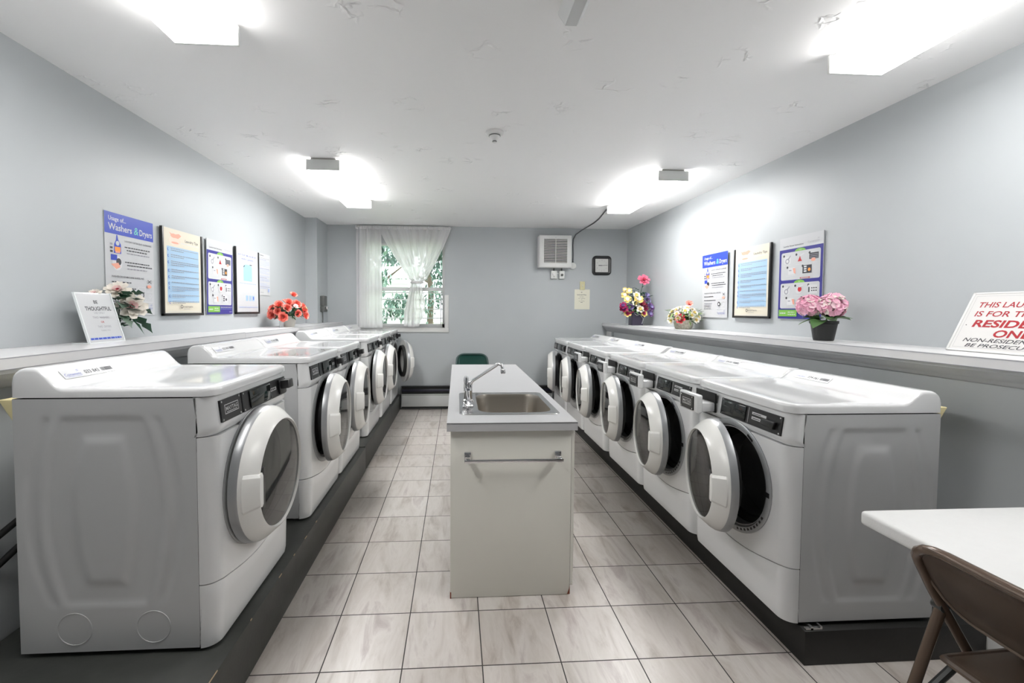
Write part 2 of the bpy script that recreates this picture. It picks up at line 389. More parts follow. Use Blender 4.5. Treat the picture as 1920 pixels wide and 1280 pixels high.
b.box(WX1, WX1 + .055, YB - .012, YB, WZ0 - .06, 1.56, 0, .003); b.box(WX0 - .05, WX1 + .055, YB - .016, YB, WZ0 - .062, WZ0 - .004, 0, .003); b.box(WX0 + .002, WX1 - .002, YB - .022, YB + .05, WZ0 - .012, WZ0, 0)
struct(b.done('trim_5', m_trim))

# ------------------------------------------------------------------ machines
def yf(x, W, e=.05, e2=.053):
    t = min(x, W - x)
    if t >= e: return 0.0
    k = 1 - t / e
    return e2 * (1 - math.sqrt(max(0, 1 - k * k)))
def xs_cols(W, e=.05):
    a = [e * (1 - math.cos(i / 8 * PI / 2)) for i in range(9)]
    mid = [e + (W - 2 * e) * i / 20 for i in range(1, 20)]
    return a + mid + [W - v for v in reversed(a)]
def curved_panel(b, W, zlo, zhi, mat=0, back=.02, tilt=None, inset=0.0):
    """closed solid that follows the bowed front; zlo / zhi are functions of x; tilt(z fraction) pushes the face in y"""
    X = xs_cols(W); R = 8; F, K = [], []
    for x in X:
        xx = min(max(x, inset), W - inset)
        F.append([b.bm.verts.new((xx, yf(x, W) + (tilt(j / R) if tilt else 0), zlo(x) + (zhi(x) - zlo(x)) * j / R)) for j in range(R + 1)])
        K.append([b.bm.verts.new((xx, .0560, zlo(x) + (zhi(x) - zlo(x)) * j / R)) for j in (0, R)])
    def q(*v):
        f = b.bm.faces.new(v); f.material_index = mat; f.smooth = True
    n = len(X)
    for i in range(n - 1):
        for j in range(R): q(F[i][j], F[i + 1][j], F[i + 1][j + 1], F[i][j + 1])
        q(K[i][0], K[i][1], K[i + 1][1], K[i + 1][0]); q(F[i][0], K[i][0], K[i + 1][0], F[i + 1][0]); q(F[i][R], F[i + 1][R], K[i + 1][1], K[i][1])
    q(*F[0], K[0][1], K[0][0]); q(*F[-1][::-1], K[-1][0], K[-1][1])
def emboss(y, z, D, z0, z1, fc=.51, fh=.41):
    """pressed-in barrel pattern of the cabinet side, in metres of depth"""
    c = .057 + (D - .057) * .52; hz = (z1 - z0) * fh; zc = z0 + (z1 - z0) * fc; t = (z - zc) / hz
    def ss(d, w=.006): return max(0, min(1, .5 + d / (2 * w)))
    w_o = .128 + .055 * max(0, 1 - t * t); d_o = min(w_o - abs(y - c), hz * 1.0 - abs(z - zc))
    zi = zc + .0; hi = hz * .78; ti = (z - zi) / hi
    w_i = .058 + .035 * max(0, 1 - ti * ti); d_i = min(w_i - abs(y - c), hi - abs(z - zi))
    w_b = .185 + .06 * max(0, 1 - t * t); d_b = min(w_b - abs(y - c), abs(y - c) - (w_o + .03), hz - abs(z - zc))
    return -.005 * ss(d_o) + .007 * ss(d_i, .012) - .004 * ss(d_b)
def lathe_y(b, prof, cx, cy, cz, mat=0, seg=56):
    b.lathe([(r, -y) for r, y in prof], at(cx, cy, cz) @ YAX, mat, seg, capends=False)

def make_machine(kind, label, group):
    """kind: dryer (left row), washer (right row with a drawer), plain (right row without). Local x runs along the front, y into the machine, z up."""
    dry = kind == 'dryer'
    W, D, ZS, RIM, RIDGE = (.633, .627, .866, .896, .962) if dry else (.655, .61, .833, .868, .917)
    ZB, SM0, SM1 = (.731, .2285, .185) if dry else (.705, .226, .178)
    cx, cz, R = (W / 2 - .005, .503, .266) if dry else (W / 2 - .005, .478, .250)
    hs = -1 if dry else 1                      # side of the handle
    t = empty(('dryer' if kind != 'washer' else 'washing_machine'), (0, 0, 0)); tag(t, label, 'dryer' if kind != 'washer' else 'washer', group)
    z0 = .016
    # cabinet: embossed sides, back, bottom, dark inside
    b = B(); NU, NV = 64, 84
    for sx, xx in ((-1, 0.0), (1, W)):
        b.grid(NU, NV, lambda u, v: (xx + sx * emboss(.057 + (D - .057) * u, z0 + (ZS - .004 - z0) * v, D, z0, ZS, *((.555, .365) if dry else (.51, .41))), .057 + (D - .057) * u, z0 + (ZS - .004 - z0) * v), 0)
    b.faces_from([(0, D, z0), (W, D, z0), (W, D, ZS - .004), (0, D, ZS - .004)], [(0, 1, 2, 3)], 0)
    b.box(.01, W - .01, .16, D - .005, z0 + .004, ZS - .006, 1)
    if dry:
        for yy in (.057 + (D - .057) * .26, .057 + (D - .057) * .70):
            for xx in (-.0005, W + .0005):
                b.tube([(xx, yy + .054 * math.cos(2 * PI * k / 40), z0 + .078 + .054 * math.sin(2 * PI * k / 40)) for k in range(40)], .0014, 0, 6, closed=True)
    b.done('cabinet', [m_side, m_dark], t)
    # lid with raised rear ridge
    b = B()
    YS = [0, .004, .012, .05] + [.05 + (D - .26) * i / 8 for i in range(1, 9)] + [D - .21 + .20 * i / 22 for i in range(1, 23)] + [D - .004, D]
    def prof(y):
        r = max(0, min(1, (y - (D - .150)) / .088)); r = r * r * (3 - 2 * r); z = RIM + (RIDGE - RIM) * r
        e = D - .036
        if y > e: k = min(1, (y - e) / .036); z -= .034 * (1 - math.sqrt(max(0, 1 - k * k)))
        if y < .012: k = 1 - y / .012; z -= .012 * (1 - math.sqrt(max(0, 1 - k * k)))
        return z
    XS = [0, .002, .006, .012, .03, .06] + [.06 + (W - .12) * i / 6 for i in range(1, 6)] + [W - .06, W - .03, W - .012, W - .006, W - .002, W]
    def lidz(x, y):
        e = min(x, W - x); z = prof(y)
        if e < .012: k = 1 - e / .012; z -= .012 * (1 - math.sqrt(max(0, 1 - k * k)))
        elif .03 < e and .02 < y < D - .15: z -= .003
        return z
    V = [[b.bm.verts.new((x, yf(x, W) * max(0, 1 - y / .2) + y - .002, lidz(x, y))) for y in YS] for x in XS]
    for i in range(len(XS) - 1):
        for j in range(len(YS) - 1): b.bm.faces.new((V[i][j], V[i + 1][j], V[i + 1][j + 1], V[i][j + 1])).smooth = True
    rim = [V[i][0] for i in range(len(XS))] + V[-1][1:] + [V[i][-1] for i in range(len(XS) - 2, -1, -1)] + V[0][-2:0:-1]
    low = [b.bm.verts.new((v.co.x, v.co.y, ZS)) for v in rim]
    for i in range(len(rim)): b.bm.faces.new((rim[i], low[i], low[(i + 1) % len(rim)], rim[(i + 1) % len(rim)])).smooth = True
    b.bm.faces.new(low[::-1])
    lid = b.done('lid', m_white, t, sharp=60)
    # sticker on the slope of the ridge
    f = Flat(.215, .036, .0008); f.coinamatic(.006, .010, .016, 2, .066)
    num = {'dryer': '033 843', 'washer': '034 061', 'plain': '034 061'}[kind]
    f.text(num, .086, .010, .021, 1, .01, 0, .062)
    rr = random.Random(3); x = .158
    while x < .205: w = rr.uniform(.001, .004); f.rect(x, .010, x + w, .026, 1); x += w + rr.uniform(.001, .003)
    so_ = f.done('asset_sticker', [m_stick, m_ink, m_blueink], lid, sharp=0)
    slope = math.atan2((RIDGE - RIM) * 1.5, .088); yc = D - .106
    so_.location = (.055, yc - .018 * math.cos(slope) - .0035 * math.sin(slope), prof(yc) - .018 * math.sin(slope) + .0035 * math.cos(slope)); so_.rotation_euler = (-(PI / 2 - slope), 0, 0)
    # console band under the lid
    b = B(); curved_panel(b, W, lambda x: ZB, lambda x: ZS - .003, 0, .03, tilt=lambda k: (-.004 + .016 * k) if k > .2 else .012 - .016 * (k / .2) ** .5, inset=.0)
    band = b.done('console_band', m_white, t, sharp=50)
    def smile(x): return SM0 - (SM0 - SM1) * math.sin(PI * max(0, min(1, (x - .03) / (W - .06)))) ** 1.1
    b = B(); curved_panel(b, W, lambda x: smile(x) + .002, lambda x: ZB - .003, 0, .045)
    fp = b.done('front_panel', m_white, t, sharp=50)
    c = B(); c.lathe([(R * .86, -.3), (R * .86, .3)], at(cx, 0, cz) @ YAX, 0, 64); boolean(fp, c.done('cut', m_white))
    b = B(); curved_panel(b, W, lambda x: .012, lambda x: smile(x) - .002, 0, .03, tilt=lambda k: .006 * (1 - k) - (.004 if .05 < k < .97 else 0)); b.done('kick_panel', m_white, t, sharp=50)
    # bezel and drum mouth
    b = B(); lathe_y(b, [(R * 1.0, .004), (R * 1.0, -.004), (R * .97, -.008), (R * .90, -.008), (R * .85, .004), (R * .83, .04)], cx, 0, cz)
    if not dry:
        rr = random.Random(5)
        for k in range(9):
            a = math.radians(-78 + k * 6); 
            for q in (0,): b.faces_from([(cx + (R * .935 + du) * math.cos(a + da), -.0086, cz + (R * .935 + du) * math.sin(a + da)) for du, da in ((-.005, 0), (.005, 0), (.005, .05 * rr.uniform(.8, 1.4)), (-.005, .05))], [(0, 1, 2, 3)], 1)
        b.box(cx + R * .88, cx + R * .97, -.0095, -.004, cz - .012, cz + .008, 1)
        b.faces_from([(cx + (R * .93 + du) * math.cos(a), -.0086, cz + (R * .93 + du) * math.sin(a)) for du, a in ((-.006, .95), (.006, .95), (.006, 1.12), (-.006, 1.12))], [(0, 1, 2, 3)], 1)
    b.done('door_bezel', [m_silver, m_black], t)
    b = B(); lathe_y(b, [(R * .84, .03), (R * .83, .05), (R * .74, .055), (R * .72, .07)], cx, 0, cz, 1)
    lathe_y(b, [(R * .73, .07), (R * .73, .152)], cx, 0, cz, 0); lathe_y(b, [(R * .73, .152), (0, .156)], cx, 0, cz, 0)
    b.done('drum', [m_drum, m_gasket], t)
    # door, turning about a hinge opposite the handle
    hx = cx - hs * R; dx_ = hs * R
    b = B(); lathe_y(b, [(R * .74, -.012), (R * .95, -.010), (R * .995, -.012), (R * .99, -.030), (R * .976, -.042), (R * .945, -.055), (R * .815, -.093), (R * .785, -.097), (R * .768, -.088), (R * .74, -.03), (R * .74, -.012)], dx_, 0, 0)
    for fc in b.bm.faces:
        co = fc.calc_center_median(); rad = math.hypot(co.x - dx_, co.z)
        if rad > R * .977 and co.y > -.040: fc.material_index = 1
    lathe_y(b, [(R * .76, -.012), (R * .74, .022), (R * .66, .024), (R * .62, -.012)], dx_, 0, 0, 2)
    door = b.done('door', [m_door, m_silver, m_gasket], t, (hx, -.002, cz))
    b = B(); lathe_y(b, [(R * .776, -.088), (R * .70, -.090), (R * .45, -.094), (0, -.096)], dx_, 0, 0); b.done('door_glass', m_glass if dry else m_glass_w, door)
    b = B(); A = .28; N = 12
    for k in range(N):
        for q in (0,):
            pass
    rings = []
    for k in range(N + 1):
        a = -A + 2 * A * k / N; ca, sa = math.cos(a), math.sin(a); sec = []
        e = .004 if k in (0, N) else 0
        for r, y in ((R * .705 + e, -.070), (R * .705 + e, -.098 + e), (R * .725, -.104 + e), (R * .815, -.102 + e), (R * .948 - e, -.064 + e), (R * .962 - e, -.056), (R * .945, -.040)):
            if r < R * .76: pos = (dx_ + hs * R * (r / R), y, R * .82 * math.tan(a))      # straight inner edge
            else: pos = (dx_ + hs * r * ca, y, r * sa)
            sec.append(b.bm.verts.new(pos))
        rings.append(sec)
    for k in range(N):
        for q in range(7): b.bm.faces.new((rings[k][q], rings[k][(q + 1) % 7], rings[k + 1][(q + 1) % 7], rings[k + 1][q])).smooth = True
    b.bm.faces.new(rings[0]); b.bm.faces.new(rings[-1][::-1])
    b.done('door_handle', m_handle, door, sharp=22)
    b = B(); xa, xb = sorted((dx_ + hs * R * .60, dx_ + hs * R * .72)); b.box(xa, xb, -.0975, -.082, -R * .30, R * .28, 0, .004); b.done('handle_recess', m_black, door)
    # controls
    BZ0, BZ1 = (ZS - .098, ZS - .022)
    def ytilt(z): k = (z - ZB) / (ZS - .003 - ZB); return -.004 + .016 * k
    tiltang = math.atan2(.016, ZS - .003 - ZB)
    def plate(x0, x1, name, parent, builder, mats):
        o = builder(x1 - x0, BZ1 - BZ0).done(name, mats, parent, sharp=38); o.location = (x0, ytilt(BZ0) - .006, BZ0); o.rotation_euler = (-tiltang, 0, 0); return o
    def logo(w, h):
        f = Flat(w, h, .007); f.rect(w * .17, h * .30, w * .85, h * .74, 2); f.rect(w * .19, h * .335, w * .83, h * .705, 1 if False else 0)
        f.text('MAYTAG', w * .215, h * .45, h * .26, 2, .01, 0, w * .59); f.rect(w * .25, h * .37, w * .77, h * .40, 2)
        for px, pz in ((.07, .09), (.93, .09), (.07, .91), (.93, .91)): f.disc(w * px, h * pz, .0035, 1)
        return f
    def console(w, h):
        f = Flat(w, h, .007)
        if kind == 'washer':
            f.rect(w * .50, h * .06, w * .505, h * .94, 2); f.rect(w * .56, h * .62, w * .78, h * .76, 2); f.rect(w * .56, h * .34, w * .70, h * .50, 2)
            f.rect(w * .575, h * .66, w * .70, h * .70, 0); f.rect(w * .575, h * .39, w * .69, h * .43, 0)
            f.disc(w * .725, h * .44, .006, 3)
        else:
            f.rect(w * .60, h * .42, w * .745, h * .60, 2)
            for k in range(3): f.rect(w * (.615 + .04 * k), h * .46, w * (.645 + .04 * k), h * .56, 0)
        for px, pz in ((.03, .09), (.975, .09), (.03, .91), (.975, .91)): f.disc(w * px, h * pz, .0035, 1)
        return f
    if kind == 'washer': lx, c0, c1 = None, .222, .610
    elif dry: lx, c0, c1 = .045, .195, .600
    else: lx, c0, c1 = .030, .185, .600
    cp = plate(c0, c1, 'control_panel', band, console, [m_black, m_screw, m_plate, m_ivory])
    cw, chh = c1 - c0, BZ1 - BZ0
    if kind == 'washer':
        bb = B(); bb.box(cw * .03, cw * .46, -.005, .001, chh * .08, chh * .92, 0, .003); bb.done('display', m_dispglass, cp)
        bb = B(); bb.prism([(cw * .73, chh * .30), (cw * .92, chh * .22), (cw * .94, chh * .62), (cw * .75, chh * .60)], -.014, .002, 0, .003); bb.done('coin_slot', m_black, cp)
    else:
        bb = B(); bb.box(cw * .13, cw * .58, -.006, .001, chh * .06, chh * .94, 0, .003); bb.done('display', m_dispglass, cp)
        bb = B(); d_ = .040 if dry else .018
        bb.prism([(cw * .83, -.0), (cw * .985, -.0), (cw * .985, d_), (cw * .85, d_)], 0, chh * .5, 0, .003, Matrix(((1, 0, 0, 0), (0, 0, -1, 0), (0, 1, 0, chh * .34), (0, 0, 0, 1))))
        bb.box(cw * .80, cw * .975, -.008, .001, chh * .08, chh * .92, 0, .002); bb.done('card_slot', m_black, cp)
    if lx is not None:
        plate(lx, lx + .138, 'logo_plate', band, logo, [m_black, m_screw, m_plate])
    else:
        # detergent drawer pulled out a little at the far end, with the maker plate on its face
        bb = B(); bb.box(.02, .19, -.0125, -.004, ZB + .022, ZS - .012, 0, .002); bb.done('drawer_opening', m_dark, band)
        bb = B(); bb.box(.030, .185, -.076, .02, BZ0 - .004, BZ0 + .040, 0, .006); bb.box(.022, .192, -.104, -.074, BZ0 - .010, BZ1 + .004, 0, .008, 3)
        dr = bb.done('detergent_drawer', m_white, t)
        o = logo(.118, BZ1 - BZ0 - .006).done('logo_plate', [m_black, m_screw, m_plate], dr); o.location = (.046, -.1095, BZ0 - .001)
    for fx_, fy_ in ((.05, .09), (W - .05, .09), (.05, D - .06), (W - .05, D - .06)):
        b = B(); b.lathe([(.010, .012), (.010, .030), (.022, .012), (.024, .003), (.022, 0)], at(fx_, fy_, 0), 0, 16); b.done('foot', m_foot, t)
    return t, door, hs
def set_door(root, deg, hs):
    for ch in root.children:
        if ch.name.startswith('door') and ch.type == 'MESH' and len(ch.children): ch.rotation_euler = (0, 0, -hs * math.radians(deg))

PL, PR = .20, .135            # platform tops
# left row
lab = ['white dryer nearest the camera on the left platform, its embossed side facing us', 'second dryer from the camera in the left row, just past the gap',
       'third dryer from the camera in the left row, beside the platform seam', 'fourth dryer from the camera in the left row, first past the platform seam',
       'fifth dryer in the left row, beside the one with its door open', 'last dryer of the left row by the window, its round door standing open']
proto, _, hs = make_machine('dryer', lab[0], 'front loaders on the left platform')
for i, (y, x, dz, deg) in enumerate(((1.476, -.803, 0, 0), (2.385, -.800, 0, 4), (3.027, -.800, 0, 4), (3.915, -.795, .004, 2), (4.610, -.79, .004, 0), (5.250, -.785, .004, 20))):
    o = proto if i == 0 else copy_tree(proto)
    o.location = (x, y, PL + dz); o.rotation_euler = (0, 0, PI / 2); o['label'] = lab[i]
    set_door(o, deg, hs)
lab = ['white washer nearest the camera on the right platform, its embossed side facing us', 'second washer from the camera in the right row, behind the nearest one',
       'third washer from the camera in the right row, middle of the row', 'fourth washer from the camera in the right row, last one with a drawer']
proto, _, hs = make_machine('washer', lab[0], 'front loaders on the right platform')
for i, (y, deg) in enumerate(((1.568, 13), (2.235, 9), (2.900, 9), (3.625, 8))):
    o = proto if i == 0 else copy_tree(proto)
    o.location = (1.272, y + .655, PR); o.rotation_euler = (0, 0, -PI / 2); o['label'] = lab[i]
    set_door(o, deg, hs)
lab = ['fifth machine from the camera in the right row, without a drawer, door ajar', 'last machine of the right row, nearest the grey back wall']
proto, _, hs = make_machine('plain', lab[0], 'front loaders on the right platform')
for i, (y, deg) in enumerate(((4.29, 9), (4.95, 11))):
    o = proto if i == 0 else copy_tree(proto)
    o.location = (1.272, y + .655, PR); o.rotation_euler = (0, 0, -PI / 2); o['label'] = lab[i]
    set_door(o, deg, hs)

# platforms
def platform(x0, x1, y0, y1, h, m, label):
    b = B(); b.box(x0, x1, y0, y1, 0, h, 0, .002); return tag(b.done('machine_platform', m), label, 'platform', None)
p = platform(KL + .02, -.762, 1.345, 3.664, PL, m_plat_l, 'grey painted plinth under the three nearest dryers of the left row')
for y, s_ in ((1.347, .05), (1.62, .012), (1.88, .03), (2.05, .015), (2.2, .03), (2.37, .02)):
    bb = B(); bb.box(-.7645, -.7615, y, y + s_, PL - .0035, PL - .0001); bb.done('paint_chip', m_wood, p)
platform(KL + .02, -.766, 3.669, 5.945, PL + .004, m_plat_l, 'grey painted plinth under the three farthest dryers of the left row')
p = platform(1.335, KR - .02, 1.54, 5.88, PR, m_plat_r, 'near-black painted plinth under the right row of washers')
bb = B(); bb.box(1.343, 1.40, 1.545, 1.556, PR, PR + .008); bb.box(1.362, 1.372, 1.545, 1.59, PR, PR + .012); bb.box(1.40, 1.408, 1.545, 1.60, PR, PR + .014); tag(bb.done('metal_bracket', m_steel), 'small bare metal bracket lying on the near corner of the dark plinth', 'bracket')

# ------------------------------------------------------------------ sink island
IX0, IX1, IY0, IY1, IZ = -.044, .565, 1.975, 4.12, .84
t = empty('sink_cabinet', (.25, 3.0, 0), 0, 'cream painted island cabinet with a towel bar on its near end', 'cabinet')
def ch(o): o.location = Vector(o.location) - Vector((.25, 3.0, 0)); return o
b = B(); b.box(.0, .52, 2.10, 4.04, 0, .10, 1); [b.box(*q, .045, IZ - .041, 0) for q in ((-.02, 0, 2.02, 4.085), (.5445, .556, 2.003, 4.085), (-.02, .556, 2.0195, 2.04), (-.02, .556, 4.065, 4.085), (-.02, .556, 3.05, 3.07))]; b.box(-.02, .556, 2.02, 4.085, .045, .11, 0); ch(b.done('body', [m_cab, m_dark], t))
b = B(); b.box(-.027, .543, 2.0, 2.019, 0.002, IZ - .041, 0, .002); b.box(-.028, -.022, 1.999, 2.01, .0, .03, 1); b.prism([(.531, .004), (.5436, .004), (.5436, .05), (.54, .03)], 1.9992, 2.01, 1)
ch(b.done('end_panel', [m_cab, m_chip], t))
b = B()
for y in (2.05, 3.06):
    b.box(.556, .572, y, y + .98, .08, IZ - .06, 0, .002)
for k, y in enumerate((2.05, 3.06)):
    bb = B(); bb.box(.5565, .572, y, y + .98, .08, IZ - .06, 0, .002); d = ch(bb.done('door', m_cab, t)); h_ = B(); h_.tube([(.572, y + .86, .62), (.60, y + .86, .62), (.60, y + .86, .72), (.572, y + .86, .72)], .005); h_.done('handle', m_chrome, d)
b.bm.free()
tb = B(); TZ = .672
for x in (.052, .476): tb.box(x - .016, x + .016, 1.985, 2.0, TZ - .008, TZ + .028, 0, .004); tb.box(x - .011, x + .011, 1.945, 1.99, TZ - .012, TZ + .012, 0, .003)
tb.box(.036, .492, 1.940, 1.952, TZ - .008, TZ + .007, 0, .002); ch(tb.done('towel_bar', m_chrome, t))
b = B()
# countertop with a cut-out for the sink
SX0, SX1, SY0, SY1 = .015, .522, 2.125, 2.69
for x0, x1, y0, y1 in ((IX0, IX1, IY0, SY0 + .02), (IX0, IX1, SY1 - .02, IY1), (IX0, SX0 + .02, SY0 + .02, SY1 - .02), (SX1 - .02, IX1, SY0 + .02, SY1 - .02)): b.box(x0, x1, y0, y1, IZ - .04, IZ, 0)
b.box(IX0, IX1, IY0 - .0008, IY0, IZ - .0048, IZ - .0028, 1)
tag(b.done('countertop', [m_lam, m_ink], sharp=0), 'white laminate worktop on the island with a sink set in', 'countertop')
# sink
t = empty('kitchen_sink', ((SX0 + SX1) / 2, (SY0 + SY1) / 2, IZ), 0, 'stainless steel drop-in sink in the near end of the island worktop', 'sink')
def rrpts(x0, x1, y0, y1, r, n=6):
    p = []
    for cx, cy, a in ((x1 - r, y1 - r, 0), (x0 + r, y1 - r, 90), (x0 + r, y0 + r, 180), (x1 - r, y0 + r, 270)):
        for k in range(n + 1): q = math.radians(a + k * 90 / n); p.append((cx + r * math.cos(q), cy + r * math.sin(q)))
    return p
cxs, cys = (SX0 + SX1) / 2, (SY0 + SY1) / 2
def loops(b, L, mat, cap=False):
    R_ = [[b.bm.verts.new(p) for p in l_] for l_ in L]
    for A_, C_ in zip(R_, R_[1:]):
        for k in range(len(A_)):
            f = b.bm.faces.new((A_[k], A_[(k + 1) % len(A_)], C_[(k + 1) % len(A_)], C_[k])); f.material_index = mat; f.smooth = True
    if cap: f = b.bm.faces.new(R_[-1]); f.material_index = mat
BX0, BX1, BY0, BY1 = SX0 + .098, SX1 - .028, SY0 + .04, SY1 - .04
def lp(x0, x1, y0, y1, r, z): return [(x - cxs, y - cys, z) for x, y in rrpts(x0, x1, y0, y1, r)]
b = B(); loops(b, [lp(SX0, SX1, SY0, SY1, .03, .001), lp(SX0 + .002, SX1 - .002, SY0 + .002, SY1 - .002, .03, .004), lp(SX0 + .012, SX1 - .012, SY0 + .012, SY1 - .012, .028, .004), lp(SX0 + .016, SX1 - .016, SY0 + .016, SY1 - .016, .028, .0025),
    lp(BX0 - .006, BX1 + .006, BY0 - .006, BY1 + .006, .09, .003), lp(BX0, BX1, BY0, BY1, .085, .0)], 0); rimo = b.done('sink_rim', m_steel, t, recalc=True)
b = B(); loops(b, [lp(BX0, BX1, BY0, BY1, .085, 0), lp(BX0 + .006, BX1 - .006, BY0 + .006, BY1 - .006, .085, -.02), lp(BX0 + .012, BX1 - .012, BY0 + .012, BY1 - .012, .08, -.15), lp(BX0 + .03, BX1 - .03, BY0 + .03, BY1 - .03, .07, -.172), lp(BX0 + .12, BX1 - .12, BY0 + .15, BY1 - .15, .05, -.178)], 0, True); b.done('basin', m_basin, t)
b = B(); b.lathe([(.042, -.176), (.04, -.172), (.028, -.174), (.024, -.182), (0, -.182)], at((BX0 + BX1) / 2 - cxs, 0, 0), 0, 24); b.done('drain', m_chrome, t)
# faucet on the sink rim
fxp, fyp = .062, 2.30
t = empty('faucet', (fxp, fyp, IZ + .004), 0, 'chrome single-spout faucet with a long angled spout behind the sink', 'faucet')
b = B(); b.lathe([(.030, 0), (.030, .006), (.024, .012), (.026, .020), (.030, .026), (.028, .036), (.022, .040), (.021, .085), (.023, .088), (.020, .10), (0, .102)], None, 0, 24); b.done('faucet_body', m_chrome, t)
b = B(); b.lathe([(.013, .08), (.0135, .150), (.010, .158), (0, .160)], at(-.010, .012, 0), 0, 16); b.lathe([(.0115, .08), (.0115, .128), (.008, .134), (0, .134)], at(.011, .012, 0), 0, 16); b.done('valve_stem', m_chrome, t)
b = B(); tip = [(.012, .0, .120), (.018, -.002, .132), (.028, -.006, .142)]
for k in range(9): tip.append((.028 + .115 * (k + 1) / 9, -.006 - .07 * (k + 1) / 9, .142 + .088 * (k + 1) / 9))
tip += [(.150, -.080, .236), (.158, -.085, .237), (.166, -.090, .233), (.171, -.093, .225), (.174, -.095, .212)]
b.tube(tip, .0082, 0, 14); b.tube([(.174, -.095, .214), (.1745, -.0952, .209), (.1755, -.0955, .198), (.176, -.0957, .190)], [.0085, .0115, .0125, .0115], 0, 14); b.done('spout', m_chrome, t)
b = B(); b.box(-.008, .008, -.06, -.03, .0, .008, 0, .003); b.tube([(0, -.024, .03), (0, -.046, .02), (0, -.066, .012)], .006); b.done('lever', m_chrome, t)

# ------------------------------------------------------------------ folding chairs and table
def folding_chair(name, label, m_pan, m_tub, m_leg2, W=.44):
    """faces +x; origin on the floor under the seat middle; width along y"""
    t = empty(name, (0, 0, 0), 0, label, 'chair'); h = W / 2
    top, zt = -.19, .77
    def frame_x(z): return -.215 + (zt - z) * .60 * (.9 if z < .44 else .62)
    zs = .44
    xf0 = -.20; xs_ = -.20 + (zt - zs) * .62; xfl = xs_ + zs * .42
    def P(z): return xf0 + (zt - z) * .62 if z >= zs else xs_ + (zs - z) * .42
    pts = [(P(.0), -h, .012), (P(.2), -h, .2), (P(.44), -h, .44), (P(.52), -h, .52), (P(.62), -h, .62), (P(.70), -h + .008, .70)]
    for k in range(1, 6): a = PI / 2 * k / 5; pts.append((P(.70 + .07 * math.sin(a)), -h + .008 + .10 * (1 - math.cos(a)), .70 + .07 * math.sin(a)))
    pts += [(p[0], -p[1], p[2]) for p in reversed(pts)]
    b = B(); b.tube(pts, .0125, 0, 12); b.done('frame', m_tub, t)
    # backrest pan: curved sheet with rolled rim
    b = B(); yo = .012
    def pan(u, v):
        y = -h + .010 + (W - .020) * u; z0, z1 = .575, .772; e = min(u, 1 - u); corner = .085 * (1 - math.sqrt(max(0, 1 - (1 - min(1, e / .17)) ** 2)))
        z = z0 + corner * 1.0 + (z1 - corner * .95 - z0 - corner * 1.0) * v
        return (P(z) - .012 * math.sin(PI * u) + (.006 if .08 < u < .92 and .1 < v < .9 else 0), y, z)
    b.grid(36, 14, pan); bmesh.ops.solidify(b.bm, geom=b.bm.faces[:], thickness=.004); b.done('backrest', m_pan, t, sharp=45)
    b = B(); lo, hi = [], []
    N = 30
    rimp = [pan(k / N, 1) for k in range(N + 1)] + [pan(1 - k / N, 0) for k in range(N + 1)]
    b.tube(rimp, .0045, 0, 8, closed=True); b.done('backrest_rim', m_pan, t)
    for s_ in (-1, 1):
        b = B(); b.tube([(P(.565) - .004, s_ * (h + .002), .568), (P(.565) - .068, s_ * (h + .004), .36), (P(.565) - .183, s_ * (h + .004), .012)], .0125, 0, 12); b.lathe([(.0155, 0), (.017, .012), (.0155, .03), (0, .03)], at(P(.565) - .183, s_ * (h + .004), 0), 1, 12); b.tube([(P(.575), s_ * (h - .010), .572), (P(.575), s_ * (h + .016), .572)], .0135, 2, 12); b.done('rear_leg', [m_tub, m_dark, m_greytube], t)
    b = B(); b.tube([(P(.565) - .147, -h, .12), (P(.565) - .147, h, .12)], .009); b.tube([(P(.16), -h, .16), (P(.16), h, .16)], .009); b.done('stretcher', m_leg2, t)
    b = B()
    def seat(u, v):
        x = -.088 + .38 * u; e = min(v, 1 - v); w = h - .022; y = -w + 2 * w * v
        if u > .8: y *= 1 - .12 * ((u - .8) / .2) ** 2
        edge = min(1, min(u, 1 - u) / .05, e / .05)
        return (x, y, .452 + .018 * u + .004 * edge - .012 * math.sin(PI * u) * math.sin(PI * v))
    b.grid(24, 24, seat)
    pr_ = [seat(k / 20, 0) for k in range(20)] + [seat(1, k / 20) for k in range(20)] + [seat(1 - k / 20, 1) for k in range(20)] + [seat(0, 1 - k / 20) for k in range(20)]
    b.done('seat', m_pan, t, sharp=45)
    b = B(); b.tube([(p[0], p[1], p[2] - .008) for p in pr_], .011, 0, 8, closed=True); b.done('seat_rim', m_pan, t)
    for s_ in (-1, 1):
        b = B(); b.tube([(-.03, s_ * (h - .012), .43), (P(.565) - .085, s_ * (h - .004), .30)], .010, 0, 8); b.done('seat_brace', m_leg2, t)
    return t
ch1 = folding_chair('folding_chair', 'brown steel folding chair pulled up to the white table, chipped rim', m_brown, m_brown2, m_greytube, .48)
ch1.location = (1.378, .82, 0); ch1.rotation_euler = (0, 0, 0)
ch2 = folding_chair('folding_chair', 'dark green folding chair against the back wall behind the island', m_green_ch, M('green_chair_tube', (.05, .09, .085), .3, .3), m_greytube, .42)
ch2.location = (.205, 5.58, 0); ch2.rotation_euler = (0, 0, -PI / 2)
t = empty('folding_table', (1.65, .4, 0), 0, 'white plastic folding table in the lower right corner beside the brown chair', 'table')
b = B(); b.box(-.40, .43, -1.0, .855, .70, .745, 0, .012, 3); b.done('tabletop', m_table, t)
